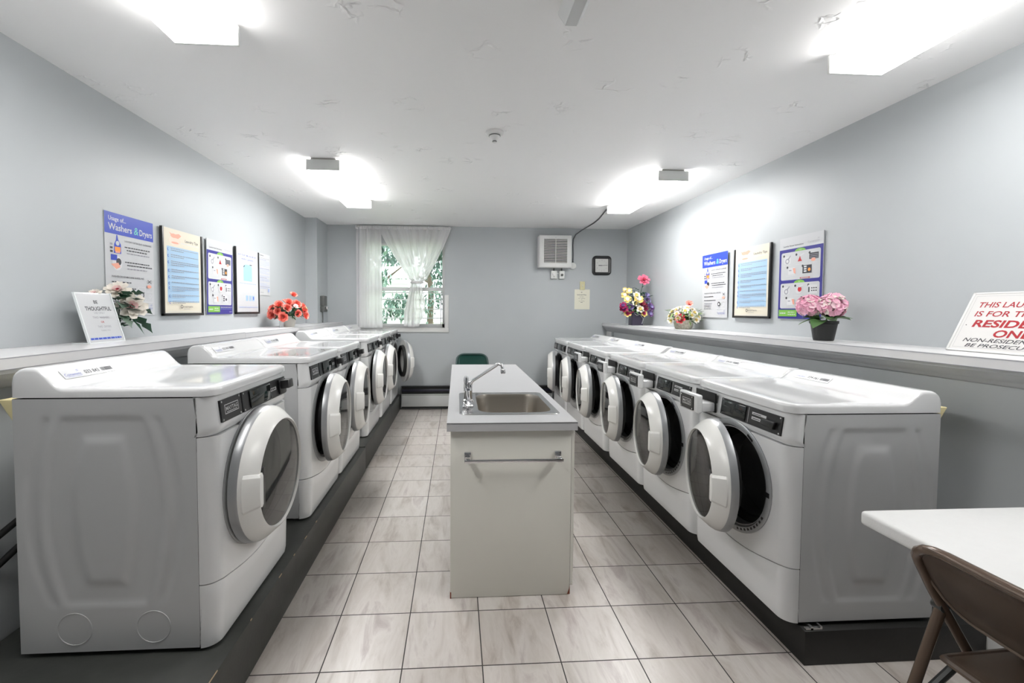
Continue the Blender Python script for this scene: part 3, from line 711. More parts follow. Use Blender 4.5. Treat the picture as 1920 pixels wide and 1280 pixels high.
for y in (-.75, .62):
    for x in (-.16, .33):
        b = B(); b.tube([(x, y, .70), (x, y, .01)], .0125); b.lathe([(.016, 0), (.016, .03), (0, .03)], at(x, y, 0), 1, 10); b.done('leg', [m_greytube, m_dark], t)
    b = B(); b.tube([(-.16, y, .22), (.33, y, .22)], .009); b.tube([(-.16, y, .69), (.33, y, .69)], .01); b.done('crossbar', m_greytube, t)

# ------------------------------------------------------------------ ceiling lamps, raceway, detector
def lamp(name, x, y0, y1, label, w=.245, group='ceiling strip lights', lens=None):
    t = empty(name, (x, (y0 + y1) / 2, ZC), 0, label, 'ceiling light', group); L = (y1 - y0) / 2; h = w / 2
    b = B(); b.box(-h + .03, h - .03, -L + .01, L - .01, -.028, 0, 0); b.done('housing', m_fixgrey, t)
    b = B(); b.box(-h + .003, h - .003, -L + .012, L - .012, -.088, -.024, 1)
    for f_ in b.bm.faces:
        if f_.calc_center_median().z < -.087: f_.material_index = 0
    b.done('diffuser', lens or [m_lens, m_lens2], t, sharp=0)
    for s_ in (-1, 1):
        b = B(); y = s_ * (L - .006); b.box(-h, h, y - .006, y + .006, -.09, -.012, 0, .002); b.done('end_cap', m_fixture, t)
    return t
l1 = lamp('ceiling_light', -.99, .60, 1.83, 'lit strip light at top left corner of the ceiling, nearest on the left')
l2 = lamp('ceiling_light', -1.005, 3.36, 4.59, 'lit strip light on the ceiling at left, in front of the curtained window', lens=[m_lens_far, m_lens2_far])
l3 = lamp('ceiling_light', 1.745, .66, 1.86, 'lit strip light at top right corner of the ceiling, nearest on the right')
l4 = lamp('ceiling_light', 1.728, 3.42, 4.62, 'lit strip light on the ceiling at right, with a grey cable running off it', lens=[m_lens_far, m_lens2_far])
b = B(); b.prism([(-.048, 0), (-.048, -.012), (-.022, -.05), (.022, -.05), (.048, -.012), (.048, 0)], -2.0, 1.675, 0, 0, at(.43, 0, ZC)); tag(b.done('ceiling_raceway', m_heater), 'narrow white metal raceway running along the ceiling at top centre', 'raceway')
t = empty('heat_detector', (.237, 2.80, ZC), 0, 'small round white heat detector on the middle of the ceiling', 'detector')
Zf = Matrix.Scale(-1, 4, (0, 0, 1))
b = B(); b.lathe([(.058, 0), (.058, .012), (.05, .018), (.034, .024)], Zf, 0, 32); b.done('base', m_vent, t)
b = B(); b.lathe([(.036, .022), (.034, .030), (.026, .042), (.015, .048), (.012, .06), (.014, .062), (.010, .068), (0, .068)], Zf, 0, 24); b.lathe([(.037, .024), (.037, .028), (.034, .028)], Zf, 1, 24); b.lathe([(.0145, .058), (.0145, .063), (.012, .064)], Zf, 1, 16); b.done('sensor', [m_vent, m_greybox], t)

# ------------------------------------------------------------------ back wall items
t = empty('exhaust_fan', (1.33, YB, 2.155), 0, 'square white louvred exhaust fan high on the back wall', 'fan')
b = B(); b.box(-.225, .215, -.15, 0, -.215, .215, 0, .006); b.box(-.215, .205, -.158, -.15, -.205, .205, 0, .004); b.done('housing', m_vent, t)
b = B(); b.box(-.162, .152, -.1585, -.150, -.155, .165, 0); b.done('opening', m_dark, t)
b = B()
for k in range(18):
    z = -.15 + k * .0178; b.faces_from([(-.162, -.160, z), (.152, -.160, z), (.152, -.170, z + .0085), (-.162, -.170, z + .0085), (-.162, -.1585, z + .002), (.152, -.1585, z + .002)], [(0, 1, 2, 3), (3, 2, 5, 4)])
b.box(-.008, -.002, -.171, -.158, -.155, .165); b.done('louvre', m_vent, t, sharp=0)
b = B(); b.tube([(-.005, -.159, .185), (-.005, -.165, .185)], .008, 0, 10); b.done('knob', m_plate, t)
t = empty('timer_switch', (1.335, YB, 1.85), 0, 'white wall control box with round dial under the fan, left of the two', 'switch')
b = B(); b.box(-.045, .038, -.045, 0, -.055, .052, 0, .004); b.done('box', m_fixture, t)
b = B(); b.lathe([(.022, 0), (.020, .012), (0, .012)], at(-.004, -.045, .012) @ YAX, 0, 20); b.done('dial', m_vent, t)
b = B(); b.box(-.012, .004, -.048, -.045, -.03, -.024); b.done('mark', m_greybox, t)
t = empty('thermostat', (1.443, YB, 1.85), 0, 'white wall control box with dark dial under the fan, right of the two', 'thermostat')
b = B(); b.box(-.036, .036, -.045, 0, -.055, .052, 0, .004); b.box(-.07, -.036, -.03, -.02, .015, .022); b.done('box', m_fixture, t)
b = B(); b.lathe([(.018, 0), (.016, .012), (0, .012)], at(0, -.045, -.004) @ YAX, 0, 20); b.done('dial', m_greybox, t)
for x in (1.335, 1.443):
    b = B(); b.tube([(x, YB - .02, 1.945), (x, YB - .02, 1.90)], .010); o = tag(b.done('conduit_stub', m_greybox), 'short dark conduit joining the fan to the %s box below' % ('left' if x < 1.4 else 'right'), 'conduit')
t = empty('junction_box', (1.60, YB, 1.975), 0, 'round white junction box at lower right corner of the fan', 'junction box')
b = B(); b.lathe([(.046, 0), (.046, .022), (.042, .025), (0, .025)], YAX, 0, 28); b.done('cover', m_fixture, t)
b = B(); b.tube([(0.002, -.012, .044), (.002, -.012, .062)], .010); b.done('connector', m_greybox, t)
cab = [(1.602, YB - .012, 2.03), (1.603, YB - .010, 2.15), (1.598, YB - .010, 2.26), (1.603, YB - .012, 2.34), (1.635, YB - .02, 2.405), (1.70, YB - .06, 2.455), (1.74, YB - .22, 2.476), (1.75, YB - .45, 2.480), (1.735, YB - .7, 2.482), (1.70, 5.05, 2.482), (1.66, 4.80, 2.480), (1.65, 4.66, 2.474), (1.66, 4.625, 2.465)]
b = B(); b.tube(cab, .0075, 0, 8); tag(b.done('armoured_cable', m_cable), 'grey armoured cable from right ceiling light down to the round box', 'cable')
t = empty('wall_clock', (2.006, YB, 1.985), 0, 'square black wall clock with white face on the back wall', 'clock')
b = B(); w = .132
def rr2(w, r): return [(x, z) for x, z in rrpts(-w, w, -w, w, r)]
loops(b, [[(x, 0, z) for x, z in rr2(w, .05)], [(x, -.025, z) for x, z in rr2(w, .05)], [(x, -.035, z) for x, z in rr2(w - .012, .045)], [(x, -.030, z) for x, z in rr2(w - .038, .008)], [(x, -.016, z) for x, z in rr2(w - .040, .006)]], 0); b.done('frame', m_black, t)
f = Flat(.19, .19, .002)
for k in range(12):
    a = PI / 2 - k * PI / 6; f.text(str(k if k else 12), .095 + .072 * math.cos(a), .095 + .072 * math.sin(a) - .007, .020, 1, 0, 0, None, 'c')
o = f.done('face', [m_clockface, m_greyink], t, sharp=0); o.location = (-.095, -.016, -.095)
b = B(); b.box(-.045, .002, -.0195, -.0185, -.003, .005); b.done('hour_hand', m_ink, t)
b = B(); b.box(-.003, .082, -.0205, -.0197, -.001, .0035, M_=Matrix.Rotation(-.05, 4, 'Y')); b.done('minute_hand', m_ink, t)
b = B(); b.box(-.035, .035, -.010, 0, -.058, .058, 0, .003); b.box(-.006, .006, -.016, -.008, -.014, .014, 1, .002)
o = b.done('light_switch', [m_ivory, m_cream]); o.location = (1.741, YB, 1.705); tag(o, 'ivory switch plate on the back wall above the cream notice', 'switch')
f = Flat(.215, .275, .002)
f.text('BE', .10, .228, .018, 1, .01, 0, None, 'c'); f.text('THOUGHTFUL', .10, .192, .022, 1, .01, 0, .135, 'c')
f.text('USE ONLY', .10, .168, .013, 1, 0, 0, None, 'c'); f.text('TWO  WASHERS', .10, .145, .013, 1, 0, 0, None, 'c'); f.text('OR', .10, .127, .012, 1, 0, 0, None, 'c'); f.text('TWO  DRYERS', .10, .108, .013, 1, 0, 0, None, 'c'); f.rect(.085, .094, .115, .099, 1)
o = f.done('paper_notice', [m_cream, m_ink], sharp=0); o.location = (1.633, YB - .0035, 1.378); tag(o, 'cream paper notice on the back wall below the switch plate', 'notice')
# heater along the back wall
t = empty('baseboard_heater', (.27, YB, 0), 0, 'long white baseboard heater under the window along the back wall', 'heater')
x0, x1 = -.745 - .27, 1.32 - .27
b = B(); b.box(x0, x1, -.012, 0, .02, .315, 0); b.box(x0, x1, -.068, 0, .312, .322, 1); b.done('back_plate', [m_heater, m_black], t)
b = B(); b.box(x0, x1, -.078, -.066, .045, .200, 0, .004); b.box(x0, x1, -.082, -.060, .205, .216, 0, .003); b.done('front_cover', m_heater, t)
b = B(); b.box(x0 + .003, x1 - .003, -.066, -.013, .03, .21, 0); b.box(x0 + .003, x1 - .003, -.060, -.013, .218, .308, 1); b.tube([(x0 + .003, -.04, .262), (x1 - .003, -.04, .262)], .026, 2, 10); b.done('fin_core', [m_dark, m_dark, m_navy], t)
b = B(); b.tube([(1.345, YB - .05, .24), (1.345, YB - .05, .33)], .012); b.tube([(1.345, YB - .05, .22), (1.345, YB - .05, .25)], .02); b.tube([(1.319, YB - .05, .24), (1.37, YB - .05, .24)], .012)
tag(b.done('radiator_valve', m_greybox), 'small dark pipe valve at the right end of the baseboard heater', 'valve')

# curtains
m_sheer = bpy.data.materials.new('sheer_fabric'); m_sheer.use_nodes = True; n, l = nodes(m_sheer); n.remove(n['Principled BSDF'])
df = n.new('ShaderNodeBsdfDiffuse'); df.inputs[0].default_value = (.90, .895, .90, 1); tl = n.new('ShaderNodeBsdfTranslucent'); tl.inputs[0].default_value = (.92, .90, .90, 1); tp = n.new('ShaderNodeBsdfTransparent')
m1 = n.new('ShaderNodeMixShader'); m1.inputs[0].default_value = .42; m2 = n.new('ShaderNodeMixShader'); m2.inputs[0].default_value = .10
l.new(df.outputs[0], m1.inputs[1]); l.new(tl.outputs[0], m1.inputs[2]); l.new(m1.outputs[0], m2.inputs[1]); l.new(tp.outputs[0], m2.inputs[2]); l.new(m2.outputs[0], n['Material Output'].inputs[0])
CY = YB - .052
def fold(x, k, ph=0): return math.sin(x * k + ph) + .5 * math.sin(x * k * 1.7 + 1.3 + ph)
b = B()
def left_c(u, v):
    x = -1.345 + (.33 + .02 * v) * u; z = 2.44 - 1.325 * v
    return (x + .006 * math.sin(x * 60), CY + .012 * fold(x, 70, v), z)
b.grid(70, 24, left_c); bmesh.ops.recalc_face_normals(b.bm, faces=b.bm.faces[:])
c1_ = tag(b.done('curtain', m_sheer, recalc=False, sharp=0), 'white sheer curtain panel hanging straight at the left of the window', 'curtain'); c1_.data.polygons.foreach_set('use_smooth', [True] * len(c1_.data.polygons))
b = B(); TIE = 1.725; kx = -.535
def right_c(u, v):
    # v 0..1 rod to tie, 1..1.55 tail
    v = v * 1.0
    if v < .66:
        t = v / .66; z = 2.44 - (2.44 - TIE) * t; s_ = 1 - t ** 1.05
        xl = -1.045 + (kx - .075 + 1.045) * (t ** 1.12); xr = -.085 + (kx + .105 + .085) * (t ** 1.18)
        x = xl + (xr - xl) * u; amp = .012 + .012 * t
        if t > .93: k = (t - .93) / .07; x = kx + (x - kx) * (1 - .22 * k)
        return (x, CY - .005 + amp * fold(u, 62), z)
    t = (v - .66) / .34; z = TIE - (TIE - 1.125) * t
    w = .14 + .17 * min(1, t * 1.5) - .03 * t; c = kx - .01 - .03 * t
    zz = z + (.05 * max(0, u - .72) / .28 * t * 3 if u > .72 else 0) + .03 * abs(u - .4) * t
    return (c - w * .5 + w * u, CY - .012 + (.028 - .008 * t) * fold(u, 34, t), zz)
b.grid(90, 50, right_c)
c2_ = tag(b.done('curtain', m_sheer, recalc=False, sharp=0), 'white sheer curtain panel gathered and knotted in the middle of the window', 'curtain'); c2_.data.polygons.foreach_set('use_smooth', [True] * len(c2_.data.polygons))
b = B(); b.tube([(kx + .078 * math.cos(2 * PI * k / 24), CY - .012 + .05 * math.sin(2 * PI * k / 24), TIE + .006 * math.sin(4 * PI * k / 24)) for k in range(24)], .014, 0, 8, closed=True); b.done('tie', m_sheer, c2_)
t = empty('curtain_rod', (-.71, CY, 2.452), 0, 'white curtain rod with gathered sheer header at the top of the window', 'curtain rod')
b = B(); b.tube([(-.64, .05, 0), (-.64, .0, 0), (.63, .0, 0), (.63, .05, 0)], .010, 1, 8); b.box(-.65, -.58, .055, .069, -.02, .02, 1); b.box(.60, .65, .055, .069, -.02, .02, 1)
b.grid(160, 10, lambda u, v: (-.635 + 1.26 * u, .020 * math.cos(2 * PI * v) * (1 + .12 * math.sin(u * 420)) + .003 * math.sin(u * 300), .024 * math.sin(2 * PI * v) * (1 + .15 * math.sin(u * 380 + 1))))
b.done('header', [m_sheer, m_vent], t)

# wall box on the side of the pipe chase
t = empty('wall_box', (-1.735, 5.70, 1.43), PI / 2, 'dark grey wall box with a cord on the left corner chase above the ledge', 'wall box')
b = B(); b.box(-.06, .06, -.055, 0, -.03, .10, 0, .008); b.box(-.058, .058, -.060, 0, -.105, -.034, 0, .008); b.done('box', m_greybox, t)
b = B(); b.lathe([(.02, 0), (.018, .01), (0, .01)], at(.028, -.06, -.055) @ YAX, 0, 18); b.lathe([(.008, .01), (.008, .014), (0, .014)], at(.028, -.06, -.055) @ YAX, 1, 12); b.done('lock', [m_vent, m_greybox], t)
b = B(); b.tube([(-.02, -.02, -.10), (-.02, -.022, -.16), (-.018, -.02, -.243)], .006, 0, 8); b.done('cord', m_greybox, t)

# ------------------------------------------------------------------ posters
m_hdr = M('print_blue', S(52, 74, 178), .4); m_grn = M('print_green', S(120, 176, 72), .4); m_purp = M('print_purple', S(52, 50, 134), .4)
m_cr = M('print_cream', S(214, 207, 190), .45); m_sky = M('print_pale_blue', S(158, 188, 214), .45); m_skin = M('print_skin', S(226, 160, 140), .5); m_skin2 = M('print_pale_skin', S(240, 205, 190), .5)
m_red = M('print_red', S(186, 36, 44), .5); m_org = M('print_orange', S(236, 150, 60), .5); m_lg = M('print_light_grey', S(205, 206, 208), .5); m_teal = M('print_teal', S(110, 200, 180), .5); m_pb = M('print_ice_blue', S(150, 188, 210), .45)
m_frame = M('black_frame', (.01, .01, .01), .35); m_lilac = M('lilac_paper', S(222, 222, 240), .5); m_signred = M('sign_red_paint', S(165, 32, 42), .45)
PM = [m_paper, m_ink, m_hdr, m_grn, m_purp, m_cr, m_sky, m_skin, m_red, m_org, m_lg, m_greyink, m_blueink, m_teal, m_pb, m_skin2, m_stick, m_paleblueink]
INK, HDR, GRN, PUR, CR, SKY, SKIN, RED, ORG, LG, GI, BI, TEAL, PB, SK2, WHT, PBI = range(1, 18)
def hang(o, side, y, z, tilt=0, off=.0):
    # side -1: left wall, facing +x; +1: right wall, facing -x
    o.location = ((XL + .004 + off) if side < 0 else (XR - .004 - off), y, z); o.rotation_euler = (tilt, 0, PI / 2 if side < 0 else -PI / 2)
def poster_usage(w, h):
    f = Flat(w, h, .002); f.rect(0, h * .795, w, h, HDR)
    f.text('Usage of...', w * .07, h * .925, h * .058, WHT, .012, 0, w * .34); f.text('Washers', w * .07, h * .835, h * .088, WHT, .018, 0, w * .46); f.text('&', w * .565, h * .833, h * .11, TEAL, 0, .1, w * .10); f.text('Dryers', w * .685, h * .835, h * .088, WHT, .018, 0, w * .285)
    f.text('LAUNDRY DETERGENT GUIDELINES', w * .37, h * .735, h * .026, INK, 0, 0, w * .58)
    f.poly([(w * .16, h * .61), (w * .30, h * .61), (w * .30, h * .70), (w * .25, h * .745), (w * .235, h * .79), (w * .215, h * .79), (w * .205, h * .74), (w * .17, h * .70)], HDR); f.rect(w * .18, h * .63, w * .29, h * .675, ORG); f.disc(w * .235, h * .71, w * .035, WHT); f.rect(w * .19, h * .615, w * .28, h * .632, SKIN)
    for k in range(3): f.rect(w * .09, h * (.615 + .035 * k), w * .14, h * (.635 + .035 * k), INK if k != 2 else GI)
    f.disc(w * .22, h * .515, w * .095, LG, h * .07); f.rect(w * .10, h * .54, w * .22, h * .595, HDR); f.disc(w * .25, h * .53, w * .05, INK, h * .035); f.poly([(w * .10, h * .50), (w * .24, h * .52), (w * .28, h * .48), (w * .20, h * .455)], SKIN)
    for k, (zz, lw) in enumerate(((.68, .95), (.65, .8), (.62, .9), (.53, .9), (.50, 1), (.465, .8))): f.lines(w * (.37 if k in (0, 3) else .41), w * .95, h * zz, INK if k in (0, 1, 3, 4) else GI, h * .010, lw, k)
    f.text('WASHER/DRYER MACHINE GUIDELINES', w * .10, h * .375, h * .026, INK, .004, 0, w * .66)
    for k, (zz, lw) in enumerate(((.325, .8), (.265, 1), (.215, .7), (.185, .6), (.165, .6), (.135, .6))): f.lines(w * .10, w * .58, h * zz, INK if k < 2 else GI, h * .010, lw, 10 + k)
    for x0, z0, x1, z1 in ((.62, .135, .95, .142), (.62, .29, .78, .295), (.80, .245, .95, .25), (.62, .135, .628, .295), (.775, .135, .782, .295), (.945, .135, .952, .37), (.80, .37, .95, .375)): f.rect(w * x0, h * z0, w * x1, h * z1, LG)
    f.ring(w * .70, h * .21, w * .05, w * .018, INK); f.disc(w * .70, h * .205, w * .025, LG); f.disc(w * .87, h * .305, w * .05, SKIN, h * .018)
    for a, c in ((.83, .91), (.91, .83)): f.poly([(w * a, h * .34), (w * (a + .015), h * .34), (w * (c + .015), h * .375), (w * c, h * .375)], INK)
    f.ring(w * .885, h * .20, w * .03, w * .008, LG); f.coinamatic(w * .64, h * .065, h * .032, BI, w * .30); return f
def poster_tips(w, h):
    f = Flat(w, h, .004); bt = w * .025
    f.rect(bt, bt, w - bt, h - bt * .2, CR)
    f.disc(w * .30, h * .865, w * .14, SK2, h * .055); f.disc(w * .27, h * .92, w * .075, SKIN, h * .025); f.poly([(w * .16, h * .955), (w * .25, h * .93), (w * .40, h * .955), (w * .46, h * .935), (w * .38, h * .895), (w * .24, h * .90)], SKIN); f.disc(w * .31, h * .845, w * .10, SK2, h * .04); f.disc(w * .30, h * .84, w * .09, SKIN, h * .012)
    f.text('Laundry Tips', w * .55, h * .875, h * .045, INK, .012, 0, w * .36); f.rect(w * .44, h * .845, w * .93, h * .853, LG)
    f.rect(w * .10, h * .145, w * .92, h * .79, SKY)
    z = .765
    for k, nl in enumerate((2, 2, 3, 2, 2, 1, 3, 2, 2)):
        f.ring(w * .135, h * (z - .012), w * .022, w * .010, HDR, 10, PI / 2, PI * 1.6)
        for q in range(nl): f.lines(w * .19, w * .90, h * (z - .022 * q), GI, h * .008, 1 if q < nl - 1 else (.45 if nl > 1 else 1), k * 5 + q)
        z -= .022 * nl + .030
    f.ring(w * .415, h * .093, h * .022, h * .008, INK); f.text('inamatic', w * .45, h * .083, h * .034, INK, 0, 0, w * .26); f.rect(w * .46, h * .062, w * .62, h * .066, GI); f.lines(w * .08, w * .92, h * .032, LG, h * .005, 1, 3); return f
def poster_instr(w, h):
    f = Flat(w, h, .005); f.rect(0, 0, w, h * .855, PUR)
    f.text('Laundry Room Instructions', w * .09, h * .885, h * .026, INK, .012, 0, w * .48); f.coinamatic(w * .66, h * .895, h * .028, GI, w * .26)
    for z0, z1 in ((.475, .815), (.125, .435)):
        f.disc(w * .5, h * z1, w * .125, GRN, h * .035); f.text('WASH' if z0 > .3 else 'DRY', w * .5, h * (z1 + .008), h * .015, WHT, .01, 0, None, 'c')
        f.rrect(w * .05, h * z0, w * .95, h * z1, w * .035, WHT)
    def dot(x, z): f.disc(w * x, h * z, w * .022, INK)
    for bz, kd in ((.72, 0), (.345, 1)):
        for k, x in enumerate((.20, .50, .80)):
            dot(x - .085, bz + .055)
            if k == 0: f.rrect(w * (x - .08), h * (bz - .045), w * (x + .08), h * (bz + .045), .006, LG); f.ring(w * x, h * (bz - .012), w * .05, w * .02, GI); f.poly([(w * (x + .03), h * (bz + .0)), (w * (x + .085), h * (bz + .05)), (w * (x + .07), h * (bz + .055)), (w * x, h * (bz + .012))], GI)
            elif k == 1:
                if kd == 0: f.poly([(w * (x - .05), h * (bz - .03)), (w * (x + .05), h * (bz - .03)), (w * (x + .02), h * bz), (w * x, h * (bz + .035)), (w * (x - .025), h * bz)], RED)
                else: f.disc(w * x, h * bz, w * .075, LG, h * .04); f.disc(w * (x + .02), h * (bz + .01), w * .045, RED, h * .03)
                f.poly([(w * (x + .02), h * (bz + .03)), (w * (x + .10), h * (bz + .055)), (w * (x + .09), h * (bz + .065)), (w * x, h * (bz + .042))], LG)
            elif kd == 0: f.rect(w * (x - .09), h * (bz - .022), w * (x + .11), h * (bz + .05), INK); [f.rect(w * (x - .075), h * (bz - .012 + .02 * q), w * (x + .10), h * (bz - .006 + .02 * q), GI) for q in range(3)]; f.disc(w * (x + .0), h * (bz - .03), w * .05, SKIN, h * .02)
            else:
                f.rect(w * (x - .09), h * (bz - .05), w * (x + .11), h * (bz + .055), LG); f.rect(w * (x - .085), h * (bz - .03), w * (x - .055), h * (bz + .03), INK)
                for q in range(3):
                    for r_ in range(2): f.rect(w * (x - .02 + .045 * q), h * (bz - .02 + .03 * r_), w * (x + .008 + .045 * q), h * (bz - .006 + .03 * r_), INK)
            f.lines(w * (x - .09), w * (x + .09), h * (bz - .068), LG, h * .006, 1, k)
        for k, x in enumerate((.30, .66)):
            z = bz - .135; dot(x - .09, z + .045)
            if k == 0: f.rrect(w * (x - .07), h * (z - .045), w * (x + .09), h * (z + .04), .005, LG); f.rect(w * (x - .05), h * (z + .0), w * (x + .01), h * (z + .012), GI); f.poly([(w * (x + .04), h * (z + .03)), (w * (x + .10), h * (z + .03)), (w * (x + .11), h * (z - .04)), (w * (x + .07), h * (z - .03))], SKIN)
            else:
                f.rect(w * (x - .09), h * (z - .045), w * (x + .11), h * (z + .05), INK if kd == 0 else LG)
                for q in range(3): f.rect(w * (x - .06), h * (z - .03 + .027 * q), w * (x + .0), h * (z - .012 + .027 * q), LG if kd == 0 else INK)
                f.disc(w * (x + .06), h * (z - .005), w * .03, ORG if kd == 0 else INK)
            f.lines(w * (x - .12), w * (x + .13), h * (z - .062), LG, h * .006, 1, 9 + k)
    f.rect(w * .52, h * .482, w * .74, h * .496, RED); f.rect(w * .54, h * .486, w * .72, h * .492, WHT)
    f.rect(w * .03, h * .028, w * .47, h * .108, GRN); f.lines(w * .06, w * .20, h * .06, WHT, h * .014, 1, 1); f.lines(w * .26, w * .42, h * .075, WHT, h * .010, 1, 2); f.lines(w * .26, w * .44, h * .048, WHT, h * .010, 1, 3)
    f.lines(w * .50, w * .95, h * .092, LG, h * .007, 1, 5); f.lines(w * .50, w * .93, h * .072, PBI, h * .004, 1, 6); f.lines(w * .85, w * .95, h * .028, LG, h * .006, 1, 7); return f
def poster_save(w, h):
    f = Flat(w, h, .004); bt = w * .03; f.rect(bt, bt, w - bt, h - bt * .3, WHT)
    f.text('SAVE YOUR TIME AND MONEY', w * .5, h * .885, h * .036, BI, .012, 0, w * .82, 'c'); f.text('WHEN CLEANING', w * .5, h * .825, h * .036, BI, .012, 0, w * .52, 'c')
    f.rect(w * .32, h * .50, w * .70, h * .735, PB); f.poly([(w * .32, h * .735), (w * .42, h * .76), (w * .60, h * .76), (w * .70, h * .735)], PB); f.rect(w * .60, h * .755, w * .70, h * .768, INK); f.poly([(w * .32, h * .72), (w * .37, h * .745), (w * .39, h * .735), (w * .34, h * .71)], INK); f.rect(w * .60, h * .515, w * .67, h * .55, SKY)
    f.lines(w * .15, w * .88, h * .455, PBI, h * .012, 1, 2)
    for k in range(4): f.lines(w * .12, w * .88, h * (.405 - .027 * k), LG, h * .006, 1, 20 + k)
    for k in range(3): f.rect(w * (.40 + .14 * k), h * .19, w * (.49 + .15 * k), h * .275, SKY if k else PB); f.rect(w * (.44 + .14 * k), h * .21, w * (.48 + .14 * k), h * .26, HDR if k == 2 else PBI)
    f.rect(w * .1, h * .135, w * .9, h * .139, LG); f.lines(w * .10, w * .92, h * .085, PBI, h * .010, 1, 8); return f
def poster_list(w, h):
    f = Flat(w, h, .0015); f.rect(0, 0, w, h, 16); f.lines(w * .1, w * .45, h * .945, INK, h * .014, 1, 1); f.rect(w * .04, h * .885, w * .95, h * .892, GI)
    for k in range(20):
        if k not in (5, 10, 15): f.lines(w * .08, w * .92, h * (.85 - .036 * k), PBI if k % 6 else BI, h * .008, 1 if k % 4 else .7, k)
    f.disc(w * .82, h * .12, w * .07, PBI); f.lines(w * .1, w * .35, h * .06, GI, h * .012, 1, 3); return f
def framed(f, w, h, name, label, group=None, top=True):
    t = empty(name, (0, 0, 0), 0, label, 'poster', group); o = f.done('print', PM, t, sharp=0)
    b = B(); e = .009
    for x0, x1, z0, z1 in ((-e, .006, -e, h), (w - .006, w + e, -e, h), (-e, w + e, -e, .008)): b.box(x0, x1, -.008, .010, z0, z1, 0, .002)
    b.done('frame', m_frame, t); return t
o = poster_usage(.372, .562).done('poster', PM, sharp=0); tag(o, 'washers and dryers usage poster with blue header on the left wall', 'poster'); hang(o, -1, 2.448, 1.317)
o = framed(poster_tips(.42, .563), .42, .563, 'framed_poster', 'laundry tips poster in black frame on the left wall'); hang(o, -1, 2.884, 1.318, 0, .012)
o = poster_instr(.372, .570).done('poster', PM, sharp=0); tag(o, 'purple laundry room instructions poster on the left wall', 'poster'); hang(o, -1, 3.375, 1.315, .012, .006); o.location.x += .0
o = framed(poster_save(.42, .563), .42, .563, 'framed_poster', 'white black-framed poster with pale blue jug on the left wall'); hang(o, -1, 3.797, 1.322, 0, .012)
o = poster_list(.252, .402).done('poster', PM, sharp=0); tag(o, 'small pale lilac sheet of fine print, farthest of the left wall posters', 'poster'); hang(o, -1, 4.25, 1.49)
o = poster_usage(.39, .585).done('poster', PM, sharp=0); tag(o, 'washers and dryers usage poster with blue header on the right wall', 'poster'); hang(o, 1, 4.057, 1.302, .014, .006)
o = framed(poster_tips(.418, .565), .418, .565, 'framed_poster', 'laundry tips poster in black frame on the right wall'); hang(o, 1, 3.568, 1.314, 0, .012)
o = poster_instr(.380, .576).done('poster', PM, sharp=0); tag(o, 'purple laundry room instructions poster on right wall behind the pink hydrangea', 'poster'); hang(o, 1, 3.065, 1.309, 0, .006)

# ------------------------------------------------------------------ standing signs
m_acr = M('clear_acrylic', (.80, .83, .84), .08, spec=.6)
t = empty('tabletop_sign', (-1.735, 2.16, LZ), PI / 2, 'small leaning white sign reading BE THOUGHTFUL on the left ledge', 'sign')
f = Flat(.212, .245, .003)
f.text('BE', .106, .195, .024, 1, .02, 0, None, 'c'); f.text('THOUGHTFUL', .112, .160, .028, 1, .02, 0, .155, 'c'); f.text('USE ONLY', .11, .143, .014, 2, 0, 0, None, 'c'); f.text('TWO  WASHERS', .112, .119, .015, 2, .006, 0, .10, 'c'); f.text('OR', .112, .096, .014, 3, .01, 0, None, 'c'); f.text('TWO  DRYERS', .115, .072, .015, 2, .006, 0, .082, 'c'); f.text('THANK YOU', .116, .054, .010, 2, 0, 0, None, 'c')
f.lines(.012, .20, .012, 4, .012, 1, 4); f.lines(.012, .20, .014, 5, .008, 1, 5)
o = f.done('printed_card', [m_stick, m_ink, m_greyink, m_signred, m_pb if False else m_paleblueink, m_hdr], t, sharp=0); o.rotation_euler = (-.27, 0, 0); o.location = (0, 0, .004)
b = B(); b.box(-.003, .215, -.0022, -.0006, -.003, .266, 0) if False else None
b.box(-.004, .216, .0035, .0075, -.002, .252, 0, .001); b.box(-.004, 0, -.004, .0035, 0, .25, 0); b.box(.212, .216, -.004, .0035, 0, .25, 0)
o = b.done('acrylic_back', m_acr, t); o.rotation_euler = (-.27, 0, 0); o.location = (0, 0, .004)
b = B(); b.box(-.004, .216, -.005, .08, .0, .004, 0, .001); b.done('acrylic_foot', m_acr, t)
m_board = M('sign_board_white', (.64, .63, .62), .4)
t = empty('leaning_sign', (2.235, 1.853, LZ), -PI / 2, 'white hand-painted sign leaning on right ledge, red words about residents', 'sign')
W_, H_ = .46, .285; f = Flat(W_, H_, .006)
for x0, z0, x1, z1 in ((.018, .016, W_ - .018, .0168), (.018, .268, W_ - .018, .2688), (.018, .016, .0188, .2688), (W_ - .019, .016, W_ - .018, .2688)): f.rect(x0, z0, x1, z1, 3)
f.text('THIS LAUNDRY ROOM', .038, .212, .037, 1, .012, .12, .385); f.text('IS FOR THE USE OF', .040, .168, .037, 1, .012, .12, .37); f.text('RESIDENTS', .050, .117, .047, 1, .03, .12, .31); f.text('ONLY', .140, .071, .047, 1, .025, .12, .165)
f.text('NON-RESIDENTS WILL', .044, .045, .025, 2, .006, .3, .34); f.text('BE PROSECUTED', .060, .0205, .023, 2, .006, .3, .27); f.disc(.030, .125, .0022, 2)
o = f.done('painted_board', [m_board, m_signred, m_ink, m_greyink], t, sharp=0); o.rotation_euler = (-.46, 0, 0); o.location = (0, 0, .004)
b = B()
for x0, x1, z0, z1 in ((-.002, .008, -.002, .287), (.452, .462, -.002, .287), (-.002, .462, -.002, .006), (-.002, .462, .279, .287)): b.box(x0, x1, -.002, .008, z0, z1, 0, .001)
o = b.done('board_edge', m_trim, t); o.rotation_euler = (-.46, 0, 0); o.location = (0, 0, .004)

